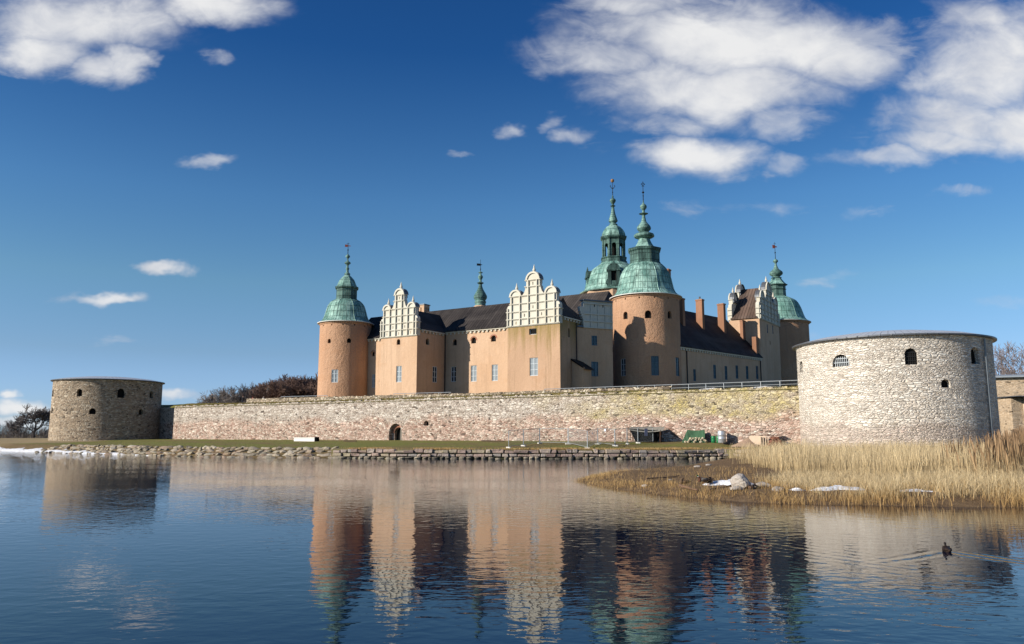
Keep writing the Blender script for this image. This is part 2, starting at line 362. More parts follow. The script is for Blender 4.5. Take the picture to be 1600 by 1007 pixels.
def roofing(name, ax, col=(.026, .022, .021), col2=(.05, .042, .038), pitch=.62):
    m, nt, b, co = new_mat(name)
    s = N(nt, 'ShaderNodeSeparateXYZ', {0: co}).outputs[ax]
    f = M(nt, 'FRACT', M(nt, 'MULTIPLY', s, 1 / pitch)); sm = MR(nt, M(nt, 'ABSOLUTE', M(nt, 'SUBTRACT', f, .5)), .36, .5)
    cell = M(nt, 'FLOOR', M(nt, 'MULTIPLY', s, 1 / pitch))
    wn = N(nt, 'ShaderNodeTexWhiteNoise', {'W': cell}, noise_dimensions='1D').outputs['Value']
    n = NOISE(nt, MAP(nt, co, (.3, .3, .3)), 1.0, 6, .65); fn = NOISE(nt, co, 4.0, 4, .7)
    c = MIX(nt, MR(nt, n, .35, .65), col, col2)
    c = MIX(nt, .6, c, MIX(nt, wn, (.6, .6, .6), (1.4, 1.4, 1.4)), 'MULTIPLY')
    c = MIX(nt, M(nt, 'MULTIPLY', sm, .85), c, tuple(x * .3 for x in col)); c = MIX(nt, MR(nt, NOISE(nt, MAP(nt, co, (.12, .12, .6)), 1.0, 4), .5, .7, 0, .5), c, (.10, .085, .075))
    c = MIX(nt, MR(nt, fn, .55, .8, 0, .35), c, (.16, .13, .10))
    nt.links.new(c, b.inputs['Base Color']); bump(nt, b, sm, .05)
    b.inputs['Roughness'].default_value = .7; b.inputs['Specular IOR Level'].default_value = .15
    return m
RF_X = roofing('slate_sheet_lengthwise', 0); RF_Y = roofing('slate_sheet_crosswise', 1)
RF_BX = roofing('paler_sheet', 0, (.05, .042, .038), (.085, .07, .06))  # paler grey-brown version of the slate sheet
RF_BROWN = roofing('brown_sheet', 0, (.10, .065, .05), (.15, .10, .075))
def metal_disc(name, col, col2, n_s):
    m, nt, b, co = new_mat(name)
    s = N(nt, 'ShaderNodeSeparateXYZ', {0: co}); an = M(nt, 'ARCTAN2', s.outputs[1], s.outputs[0])
    f = M(nt, 'FRACT', M(nt, 'MULTIPLY', an, n_s / (2 * math.pi))); sm = MR(nt, M(nt, 'ABSOLUTE', M(nt, 'SUBTRACT', f, .5)), .43, .5)
    c = MIX(nt, NOISE(nt, co, .8, 5, .6), col, col2); c = MIX(nt, M(nt, 'MULTIPLY', sm, .7), c, (.06, .065, .07))
    nt.links.new(c, b.inputs['Base Color']); b.inputs['Metallic'].default_value = .35; b.inputs['Roughness'].default_value = .42
    bump(nt, b, sm, .03); return m
ZINC = metal_disc('zinc_sheet', (.50, .52, .54), (.66, .67, .68), 90)
LEAD = metal_disc('dark_lead', (.10, .11, .12), (.17, .17, .18), 60)
def plain(name, col, rough=.7, var=.25, sc=3.0, metallic=0.0, col2=None, bd=.01):
    m, nt, b, co = new_mat(name)
    n = NOISE(nt, co, sc, 5, .65)
    c = MIX(nt, n, tuple(x * (1 - var) for x in col), tuple(min(1, x * (1 + var)) for x in (col2 or col)))
    nt.links.new(c, b.inputs['Base Color']); b.inputs['Roughness'].default_value = rough; b.inputs['Metallic'].default_value = metallic
    bump(nt, b, n, bd); return m
IRON = plain('black_iron', (.02, .02, .02), .5)
VANE = plain('rusty_vane', (.30, .08, .05), .6)
GILT = plain('weathered_gilt', (.30, .17, .08), .5, .3, 3, .3)
FRAME = plain('grey_window_frame', (.52, .55, .56), .6, .12)
FRAME_SHADE = plain('shaded_blue_frame', (.07, .13, .165), .6, .15)  # dark blue copy of the frame, shade painted into its colour
def glass(name, col):
    m, nt, b, co = new_mat(name)
    isl = N(nt, 'ShaderNodeObjectInfo').outputs['Random']
    b.inputs['Base Color'].default_value = col + (1,); b.inputs['Roughness'].default_value = .08; b.inputs['Specular IOR Level'].default_value = .5
    bump(nt, b, NOISE(nt, co, 1.5, 2), .02); return m
GLASS = glass('window_glass', (.02, .026, .032)); GLASS_LIT = glass('sunlit_pale_glass', (.26, .29, .30)); GLASS_SHADE = glass('shaded_blue_glass', (.025, .06, .085))  # pale panes have sunlight, blue panes have shade painted into their colour
BRICKR = masonry('red_brick', [(0, (.34, .12, .07)), (.5, (.44, .17, .10)), (1, (.52, .24, .15))], (.42, .30, .23), .3, .12, .03, None, .05)
CHIM = plaster('chimney_plaster', (.37, .19, .115), (.29, .145, .085), (.26, .13, .08), None, .03)
DARKIN = plain('painted_dark_inside', (.012, .011, .010), 1.0)  # near-black colour stands for the shade inside openings
PIPE = plain('zinc_pipe', (.20, .22, .23), .45, .2, 3, .3)
PIPE_D = plain('dark_pipe', (.03, .03, .03), .5)
WHITEP = plain('white_rim', (.72, .70, .65), .7, .1)
STEEL = plain('galvanised_steel', (.42, .44, .45), .4, .15, 5, .4)
WOODD = plain('grey_door_wood', (.20, .18, .15), .85, .35, 4)
CONC = plain('white_concrete', (.66, .63, .57), .85, .15, 2)
SNOW = None

# ------------------------------------------------------------------ frame of the fortress: local x = along the curtain wall, y = inward
AX, AY = -69.1595, 164.73; UX, UY = .83977315, -.54293743; WX, WY = -UY, UX
ANG = math.atan2(UY, UX)
def loc(x, y):
    x -= AX; y -= AY; return x * UX + y * UY, x * WX + y * WY
def wld(u, w): return AX + u * UX + w * WX, AY + u * UY + w * WY
def hit(px, w, py=600):
    """where the line of sight of a photograph point meets the vertical plane y = w: (u, z)"""
    rx, rz = ray(px, py); ax = AX + w * WX; ay = AY + w * WY
    u = (rx * ay - ax) / (UX - rx * UY); Y = ay + u * UY
    return u, EYE + rz * Y
def hit_u(px, u, py=600):
    """the same for the plane x = u: (w, z)"""
    rx, rz = ray(px, py); ax = AX + u * UX; ay = AY + u * UY
    w = (rx * ay - ax) / (WX - rx * WY); Y = ay + w * WY
    return w, EYE + rz * Y
def hit_cyl(px, py, c, r):
    """on a round wall with world centre c: (angle in local axes, z)"""
    rx, rz = ray(px, py); d = Vector((rx, 1)).normalized(); C = Vector(c[:2])
    b = d.dot(C); disc = b * b - C.length_squared + r * r
    t = b - math.sqrt(max(disc, 0)); p = d * t
    a = math.atan2(p.y - C.y, p.x - C.x)
    return a, EYE + rz * p.y

# window meshes: made once per size, looking along +x of their own axes
_win = {}
def window_mesh(w, h, cols, rows, fr, gl, kind='casement'):
    key = (round(w, 2), round(h, 2), cols, rows, fr.name, gl.name, kind)
    if key in _win: return _win[key]
    mb = MB(); f = .10 if kind == 'casement' else .06; t = .045
    def pr(poly, d0, d1, mi): vs, fs = xf(poly, (0, 0, 0), 0.0, d0, d1); mb.add(vs, fs, mi)
    rect = lambda x0, x1, z0, z1: [(x0, z0), (x1, z0), (x1, z1), (x0, z1)]
    if kind == 'arched':
        pr(arch(w - .02, h - .02), -.05, 0, 1)
        if cols:
            for k in range(1, cols): x = -w / 2 + w * k / cols; pr(rect(x - .025, x + .025, .02, h - .25), .004, .06, 0)
            for k in range(1, rows): z = h * k / rows; pr(rect(-w / 2 + .05, w / 2 - .05, z - .03, z + .03), .062, .1, 0)
    else:
        pr(rect(-w / 2 + .02, w / 2 - .02, .02, h - .02), -.05, 0, 1)
        for x0, x1 in ((-w / 2, -w / 2 + f), (w / 2 - f, w / 2)): pr(rect(x0, x1, 0, h), .003, .09, 0)
        for z0, z1 in ((0, f), (h - f, h)): pr(rect(-w / 2 + f, w / 2 - f, z0, z1), .003, .09, 0)
        for k in range(1, cols):
            x = -w / 2 + w * k / cols; pr(rect(x - t * 1.6, x + t * 1.6, f, h - f), .003, .085, 0)
        for k in range(1, rows):
            z = h * k / rows; pr(rect(-w / 2 + f, w / 2 - f, z - t, z + t), .004, .07, 0)
    o = mb.build('window', [fr, gl]); me = o.data; bpy.data.objects.remove(o); _win[key] = me
    return me
class Wall:
    """a wall mesh that collects openings, then cuts them and hangs the windows in them"""
    def __init__(s, obj): s.o = obj; s.c = MB(); s.w = []
    def open(s, p, ang, w, h, arched=False, depth=.45, rise=None):
        vs, fs = xf(arch(w, h, arched, rise=rise), p, ang, -depth, .6); s.c.add(vs, fs)
    def window(s, p, ang, w, h, cols=2, rows=3, fr=None, gl=None, kind='casement', depth=.22, name='window', label=None):
        fr = fr or FRAME; gl = gl or GLASS_LIT
        s.open(p, ang, w, h, kind == 'arched', depth + .12)
        me = window_mesh(w, h, cols, rows, fr, gl, kind)
        l = (p[0] - math.cos(ang) * depth, p[1] - math.sin(ang) * depth, p[2])
        s.w.append((name, me, l, ang, label))
    def done(s):
        cut(s.o, s.c)
        for (n, me, l, a, lb) in s.w:
            o = link(n, me, s.o, l, a)
            if lb: o['label'] = lb
        return s.o
OUT = -math.pi / 2   # outward direction of the main front in local axes

# ================================================================== THE CASTLE (one building with its parts)
castle = tag(empty('castle', (AX, AY, 0), ANG), 'orange plastered castle with green copper domes and stepped white gables behind the long stone wall', 'castle')
ZB = 7.4
def part(mb, name, mats, parent=castle, loc=(0, 0, 0), rz=0.0, smooth=None, label=None):
    o = mb.build(name, mats, parent, loc, rz, smooth)
    if label: o['label'] = label
    return o
def finial(mb, x, y, z, h, r, mi=0):
    mb.lathe([(r * 1.15, z), (r * 1.15, z + .12 * h), (r * .7, z + .2 * h), (r * .95, z + .32 * h), (r * .8, z + .45 * h), (r * .45, z + .62 * h), (r * .5, z + .7 * h), (r * .28, z + .8 * h), (r * .06, z + h)], 10, 0, mi, (x, y))
def arc(cx, cz, r, a0, a1, n=8):
    return [(cx + r * math.cos(R(a0 + (a1 - a0) * k / n)), cz + r * math.sin(R(a0 + (a1 - a0) * k / n))) for k in range(n + 1)]
def make_gable(parent, width, loc_, rz, mat, hz=1.0, th=.8, slits=True, back_caps=True, label=None):
    """stepped renaissance gable, base centre at the origin, facing -y"""
    k = width / 10.15; q = hz
    right = [(5.07 * k, 0), (5.07 * k, 3.1 * q)] + arc(4.5 * k, 3.1 * q, .57 * k, 0, 90, 5) + [(4.48 * k, 5.0 * q)]
    right += arc(3.42 * k, 5.05 * q, 1.06 * k, 0, 180, 10)
    right += [(2.2 * k, 5.12 * q), (1.98 * k, 5.3 * q), (1.72 * k, 5.62 * q), (1.52 * k, 6.15 * q), (1.45 * k, 6.6 * q), (1.3 * k, 6.65 * q), (1.3 * k, 7.6 * q)]
    right += arc(0, 7.65 * q, 1.26 * k, 0, 90, 8)
    poly = right + [(-x, z) for (x, z) in right[::-1]][1:]
    bo = MB().prism(poly, -.02, th, 'y').build('body', [], None)
    if slits:
        c = MB()
        for (x, z) in ((0, 2.8), (-1.65, 1.5), (1.65, 1.5), (-3.3, .3), (0, .3), (3.3, .3), (0, 6.8)):
            c.box(x * k - .09, x * k + .09, -.6, .35, z * q, z * q + .5)
        cut(bo, c)
    mb = MB(); mb.add([tuple(v.co) for v in bo.data.vertices], [tuple(p.vertices) for p in bo.data.polygons])
    bpy.data.objects.remove(bo)
    front = -.02
    xs = [.83, 2.48, 4.13]
    for x in xs:
        for sgn in (-1, 1):
            top = (7.6 if x < 1 else 5.0) * q
            if x > 4.0: top = 5.0 * q
            if 2 < x < 3: top = 5.2 * q
            mb.box(sgn * x * k - .09, sgn * x * k + .09, front - .28, front + .1, .02, top)
    for sgn in (-1, 1): mb.box(sgn * 4.9 * k - .09, sgn * 4.9 * k + .09, front - .26, front + .1, .02, 3.1 * q)
    for z, hw in ((0, 5.15), (1.15, 5.15), (2.4, 5.15), (3.75, 4.55), (5.05, 4.55), (6.5, 1.55), (7.6, 1.5)):
        mb.box(-hw * k, hw * k, front - .24, front + .1, z * q + .01, z * q + .11)
        mb.box(-hw * k + .05, hw * k - .05, front - .12, front + .1, z * q - .1, z * q + .007)
    for z, hw in ((1.15, 5.07), (2.4, 5.07), (5.05, 4.48), (7.6, 1.3)):   # side ledges
        for sgn in (-1, 1): mb.box(sgn * hw * k - .18, sgn * hw * k + .18, front - .16, th + .06, z * q - .0, z * q + .105)
    # archivolts over the three tall bays
    for cx, cz, r in ((-3.42 * k, 5.1 * q, 1.06 * k), (3.42 * k, 5.1 * q, 1.06 * k), (0, 7.68 * q, 1.26 * k)):
        o_, i_ = arc(cx, cz, r + .1, 0, 180, 12), arc(cx, cz, r - .2, 0, 180, 12)
        for a in range(12):
            mb.prism([i_[a], o_[a], o_[a + 1], i_[a + 1]], front - .2, front + .05, 'y')
    finial(mb, 0, th / 2, 7.65 * q + 1.26 * k - .05, 1.5, .30)
    for sgn in (-1, 1): finial(mb, sgn * 3.42 * k, th / 2, 5.05 * q + 1.06 * k - .04, 1.45, .27)
    o = part(mb, 'gable', mat, parent, loc_, rz, None, label)
    if back_caps:
        for cx, cz, r in ((-3.42 * k, 5.1 * q, 1.06 * k), (3.42 * k, 5.1 * q, 1.06 * k), (0, 7.68 * q, 1.26 * k)):
            cb = MB(); o_, i_ = arc(cx, cz, r + .16, 0, 180, 10), arc(cx, cz, r + .02, 0, 180, 10)
            for a in range(10): cb.prism([i_[a], o_[a], o_[a + 1], i_[a + 1]], .12, th + .3, 'y')
            cb.box(cx - r * .95, cx + r * .95, th + .002, th + .28, cz - .6, cz)
            part(cb, 'gable_cap', [LEAD], parent, loc_, rz)
    return o
def cornice(mb, p0, p1, z, out, n=None):
    """a moulding with dentils along a wall top from p0 to p1, projecting towards 'out' (local unit vector)"""
    d = Vector((p1[0] - p0[0], p1[1] - p0[1])); L = d.length; d.normalize(); o = Vector(out)
    def bx(a, b, t0, t1, z0, z1):
        q = [Vector(p0) + d * a + o * t0, Vector(p0) + d * b + o * t0, Vector(p0) + d * b + o * t1, Vector(p0) + d * a + o * t1]
        q = [(v.x, v.y) for v in q]
        area = sum(q[i][0] * q[(i + 1) % 4][1] - q[(i + 1) % 4][0] * q[i][1] for i in range(4))
        mb.prism(q if area > 0 else q[::-1], z0, z1)
    bx(0, L, -.05, .34, z - .20, z - .004)
    n = n or max(2, int(L / .9))
    for k in range(n): a = L * (k + .5) / n; bx(a - .17, a + .17, -.05, .24, z - .55, z - .203)
def ridge_roof(mb, a0, a1, c, hw, ze, zr, axis):
    """solid saddle roof: ridge along axis 'x' or 'y' from a0 to a1 at cross position c"""
    tri = [(c - hw, ze), (c + hw, ze), (c + hw, ze + .12), (c, zr), (c - hw, ze + .12)]
    mb.prism(tri, a0, a1, 'x' if axis == 'x' else 'y')

# ---- main wing
WU0, WU1, WW0 = 31.0, 77.0, 20.4
wing = Wall(part(MB().box(WU0, WU1, WW0, 31.0, ZB, 22.1), 'main_wing', PL_ORANGE))
for px, py, kind, w, h in ((565, 559, 'a', .8, .95), (583, 557, 'a', .8, .95), (583, 606, 'c', .95, 2.7), (563.5, 591, 'c', .95, 1.6),
                           (710.5, 540, 'a', .95, 1.2), (708.5, 597, 'c', 1.2, 2.9), (740, 537, 'a', 1.1, 1.15), (740, 596.5, 'c', 1.35, 3.0),
                           (771, 534, 'a', 1.1, 1.15), (773, 595.5, 'c', 1.35, 3.0)):
    u, z = hit(px, WW0, py)
    if kind == 'a': wing.window((u, WW0, z), OUT, w, h, 0, 0, FRAME, DARKIN, 'arched', .38, 'window', 'small arched window opening under the eaves')
    else: wing.window((u, WW0, z), OUT, w, h, 2, 3, FRAME, GLASS_LIT if px != 708.5 else GLASS, 'casement', .2)  # the pane in the bay's shadow gets the dark glass
wing_o = wing.done()
# red brick arches over the small upper windows
for px, py in ((565, 559), (583, 557), (740, 537), (771, 534)):
    u, z = hit(px, WW0, py); zc = z + .55; r0 = .57 if px > 700 else .44
    o_, i_ = arc(u, zc, r0 + .28, 0, 180, 8), arc(u, zc, r0 + .03, 0, 180, 8)
    hb = MB()
    for a in range(8): hb.prism([i_[a], o_[a], o_[a + 1], i_[a + 1]], WW0 - .03, WW0 + .05, 'y')
    part(hb, 'brick_arch', BRICKR, wing_o)
for a, b in ((WU0, 45.0), (54.0, 73.6)): cb = MB(); cornice(cb, (a, WW0), (b, WW0), 22.1, (0, -1)); part(cb, 'cornice', PL_CREAM, wing_o)
rb = MB(); ra = (29.6, 85.2, 19.9, 31.5, 22.1)
rb.add([(29.6, 19.9, 22.1), (77.1, 19.9, 22.1), (77.1, 31.5, 22.1), (29.6, 31.5, 22.1), (29.6, 19.9, 22.22), (77.1, 19.9, 22.22), (77.1, 31.5, 22.22), (29.6, 31.5, 22.22), (29.6, 25.7, 27.6), (76.9, 25.7, 27.6)],
   [(3, 2, 1, 0), (0, 1, 5, 4), (1, 2, 6, 5), (2, 3, 7, 6), (3, 0, 4, 8, 7), (4, 5, 9, 8), (5, 6, 9), (6, 7, 8, 9)]); part(rb, 'roof', RF_X, wing_o)

# ---- the two gabled bay towers
def bay_tower(u0, u1, mat, wins, side, zr, label):
    W_ = Wall(part(MB().box(u0, u1, 12.0, 20.396, ZB, 21.9), 'gabled_bay_tower', mat, label=label))
    for (px, py, kind, w, h) in wins:
        u, z = hit(px, 12.0, py)
        if kind == 'a': W_.window((u, 12.0, z), OUT, w, h, 0, 0, FRAME, DARKIN, 'arched', .4)
        elif kind == 's': W_.window((u, 12.0, z), OUT, w, h, 1, 1, FRAME, DARKIN, 'casement', .35)
        else: W_.window((u, 12.0, z), OUT, w, h, 2, 3, FRAME, GLASS_LIT, 'casement', .2)
    for (px, py, kind, w, h) in side:
        w_, z = hit_u(px, u1, py)
        if kind == 'a': W_.window((u1, w_, z), 0.0, w, h, 0, 0, FRAME, DARKIN, 'arched', .4)
        else: W_.window((u1, w_, z), 0.0, w, h, 2, 3, FRAME, GLASS, 'casement', .1)
    o = W_.done(); c = (u0 + u1) / 2
    rb = MB(); ridge_roof(rb, 12.76, 25.4 if u0 < 60 else 20.8, c, (u1 - u0) / 2 + .35, 21.9, zr, 'y'); part(rb, 'roof', RF_Y, o)
    cb = MB(); cornice(cb, (u1, 12.9), (u1, 20.0), 21.9, (1, 0)); part(cb, 'cornice', PL_CREAM, o)
    cb = MB(); cornice(cb, (u0, 12.9), (u0, 20.0), 21.9, (-1, 0)); part(cb, 'cornice', PL_CREAM, o)
    make_gable(o, u1 - u0 + .1, (c, 11.97, 20.75), 0, PL_CREAM, 1.03 if u0 < 60 else 1.0, .8, True, True, None)
    return o
bay_tower(45.1, 53.9, PL_ORANGE, ((622.5, 539, 'a', .85, 1.05), (623, 597.5, 'c', 1.3, 3.0)), ((668, 539, 'a', 1.0, 1.2), (679, 598, 'c', 1.3, 3.0)), 26.3, 'gabled bay of clean orange plaster nearer the left round tower')
bay_tower(73.7, 83.9, PL_STAIN, ((832.5, 523, 's', 1.45, 1.0), (834, 587.5, 'c', 1.6, 3.0)), ((889, 527, 'a', .6, 1.5),), 26.4, 'gabled bay with olive-brown water stains under its white gable')
# white lines down the corners of the bays
for x, y, r in ((54.06, 20.2, .09), (84.06, 17.4, .09), (45.0, 20.25, .07)): part(MB().tube((x, y, 8), (x, y, 21.6), r, n=8), 'downpipe', PIPE_D)
# back wing whose roof shows above the shaded corner
zrb = hit(890, 46.0, 461.5)[1]; bu0, bu1 = 62.0, hit(962, 46.0, 460)[0]
bw = part(MB().box(bu0, bu1 - .6, 39.4, 52.5, ZB, 26.4), 'back_wing', PL_ORANGE)
rb = MB(); rb.add([(bu0, 38.8, 26.45), (bu1, 38.8, 26.45), (bu1, 53.2, 26.45), (bu0, 53.2, 26.45), (bu0, 38.8, 26.6), (bu1, 38.8, 26.6), (bu1, 53.2, 26.6), (bu0, 53.2, 26.6), (bu0, 46, zrb), (bu1 - 1.5, 46, zrb)],
   [(3, 2, 1, 0), (0, 1, 5, 4), (1, 2, 6, 5), (2, 3, 7, 6), (3, 0, 4, 8, 7), (4, 5, 9, 8), (5, 6, 9), (6, 7, 8, 9)])
part(rb, 'roof', RF_BX, bw)
# tall chimney block behind the left gable
p = at(661, 480, 163); cu, cw = loc(p.x, p.y)
ch = MB(); ch.box(cu - 1.0, cu + 1.0, cw - .9, cw + .9, 24.5, 29.0); ch.box(cu - 1.12, cu + 1.12, cw - 1.02, cw + 1.02, 29.0, 29.22, 1)
cho = part(ch, 'chimney', [PL_ORANGE, LEAD])
c = MB()
for k in (-.55, 0, .55): c.box(cu + .5, cu + 1.3, cw + k - .14, cw + k + .14, 27.6, 28.5)
for k in (-.5, .2): c.box(cu + k - .14, cu + k + .14, cw - 1.3, cw - .4, 27.6, 28.5)
cut(cho, c)

# ---- corner wing in the recess between the stained bay and the great round tower (its front is turned away from the sun)
fa = R(25) - ANG; fdx, fdy = math.cos(fa), math.sin(fa)
F0 = Vector((83.9, 17.7)); lo_, hi_ = 0.5, 12
for _ in range(40):
    t = (lo_ + hi_) / 2; q = F0 + Vector((fdx, fdy)) * t; x, y = wld(q.x, q.y)
    if x / y < ray(957.5, 560)[0]: lo_ = t
    else: hi_ = t
FL = t; F1 = F0 + Vector((fdx, fdy)) * FL
x, y = wld(F1.x, F1.y); q = loc(x * 1.06, y * 1.06); F2 = Vector(q)
fn = Vector((fdy, -fdx)); FOUT = math.atan2(fn.y, fn.x)
def Yof(v): return wld(v.x, v.y)[1]
def fz(py, v): return EYE + (680 - py) * Yof(v) / 1262
zc1 = fz(514, F1); zt = fz(471, F1)
fin_ = -fn
FB0, FB1 = F0 + fin_ * 3.0, F1 + fin_ * 3.0 + Vector((fdx, fdy)) * -.6
cw_poly = [(F0.x, F0.y), (F1.x, F1.y), (FB1.x, FB1.y), (FB0.x, FB0.y)]
fw = Wall(part(MB().prism(cw_poly, ZB, zc1), 'corner_wing', PL_ORANGE))
for px, py, w, h in ((929, 539.5, 1.1, 1.7), (929, 588.5, 1.35, 2.5)):
    for k in range(400):
        t = FL * k / 400; qv = F0 + Vector((fdx, fdy)) * t; x, y = wld(qv.x, qv.y)
        if x / y >= ray(px, 560)[0]: break
    fw.window((qv.x, qv.y, fz(py, qv)), FOUT, w, h, 2, 3, FRAME_SHADE, GLASS_SHADE, 'casement', .1)
fo = fw.done()
up = MB(); a0 = F0 + Vector((fdx, fdy)) * (FL * .22)
def foff(t, o): v = F0 + Vector((fdx, fdy)) * t + fn * o; return (v.x, v.y)
up.prism([foff(FL * .2, .05), foff(FL, .05), foff(FL - .12, -.75), foff(FL * .2, -.75)], zc1 + .003, zt)
for k in range(5):
    t = FL * (.2 + .8 * k / 4); t = min(t, FL - .12)
    up.prism([foff(t - .12, .17), foff(t + .12, .17), foff(t + .12, .02), foff(t - .12, .02)], zc1 + .01, zt - .6)
for z in (zc1, zc1 + 1.15, zc1 + 2.4, zt - .5):
    up.prism([foff(FL * .18, .26), foff(FL, .26), foff(FL, .02), foff(FL * .18, .02)], z - .05 if z > zc1 else z + .004, z + .14)
uo = part(up, 'gable', PL_CREAM, fo, label='shaded flat-topped cream gable of the corner wing')
for k in (.5, .62, .74): vs, fs = xf(arch(.2, .4, False), (*foff(FL * k, .05), zt - .95), FOUT, -.1, .004); part(MB().add(vs, fs), 'slit', DARKIN, uo)  # near-black plates painted in for shaded slits, nothing is cut
vl = MB()   # volute bracket at the left end of the gable
for k in range(7):
    a = k / 6; z = zc1 + .6 + 2.6 * a; o = .15 + .75 * math.sin(a * math.pi * .5) ** 2
    vl.prism([foff(FL * .2 - o, .2), foff(FL * .2 + .02, .2), foff(FL * .2 + .02, -.5), foff(FL * .2 - o, -.5)], z, z + .43)
part(vl, 'volute', PL_CREAM, fo)
rb = MB(); rb.prism([foff(FL * .17, .4), foff(FL + .02, .4), foff(FL - .1, -.95), foff(FL * .17, -.95)], zt + .003, zt + .22)
part(rb, 'coping', LEAD, fo)
rb = MB(); q4 = [foff(.05, .3), foff(FL * .2, .3), foff(FL * .2, -3.1), foff(.05, -3.1)]
rb.add([(*q4[0], zc1 + .1), (*q4[1], zc1 + .1), (*q4[2], zc1 + 1.6), (*q4[3], zc1 + 1.6), (*q4[2], zc1 + .1), (*q4[3], zc1 + .1)], [(0, 1, 2, 3), (1, 0, 5, 4), (4, 5, 3, 2), (1, 4, 2), (0, 3, 5)])
rb.add([(*foff(FL * .2, -.77), zc1 + .01), (*foff(FL - .2, -.77), zc1 + .01), (*foff(FL - .6, -3.2), zc1 + .01), (*foff(FL * .2, -3.2), zc1 + .01), (*foff(FL * .2, -.77), zc1 + 1.2), (*foff(FL - .2, -.77), zc1 + 1.2)], [(3, 2, 1, 0), (4, 5, 2, 3), (0, 1, 5, 4), (1, 2, 5), (0, 4, 3)])
part(rb, 'roof', ZINC, fo)
# lean-to at the foot of the corner wing
p0 = hit_u(891, 83.9, 560); an = MB()
lu0, lu1, lw0 = 83.95, 86.1, 15.8
zl, zr_ = EYE + (680 - 562) * 131 / 1262, EYE + (680 - 575) * 131 / 1262
an.add([(lu0, lw0, ZB), (lu1, lw0, ZB), (lu1, 18.6, ZB), (lu0, 18.6, ZB), (lu0, lw0, zl), (lu1, lw0, zr_), (lu1, 18.6, zr_), (lu0, 18.6, zl)],
       [(3, 2, 1, 0), (4, 5, 6, 7), (0, 1, 5, 4), (1, 2, 6, 5), (2, 3, 7, 6), (3, 0, 4, 7)])
lt = part(an, 'lean_to', PL_ORANGE, castle, label='small lean-to in the shaded corner')
an = MB(); an.add([(lu0 - .0, lw0 - .3, zl + .02), (lu1 + .4, lw0 - .3, zr_ - .24), (lu1 + .4, 18.7, zr_ - .24), (lu0, 18.7, zl + .02), (lu0, lw0 - .3, zl + .3), (lu1 + .4, lw0 - .3, zr_ + .02), (lu1 + .4, 18.7, zr_ + .02), (lu0, 18.7, zl + .3)],
       [(3, 2, 1, 0), (4, 5, 6, 7), (0, 1, 5, 4), (1, 2, 6, 5), (2, 3, 7, 6), (3, 0, 4, 7)])
part(an, 'roof', RF_Y, lt)

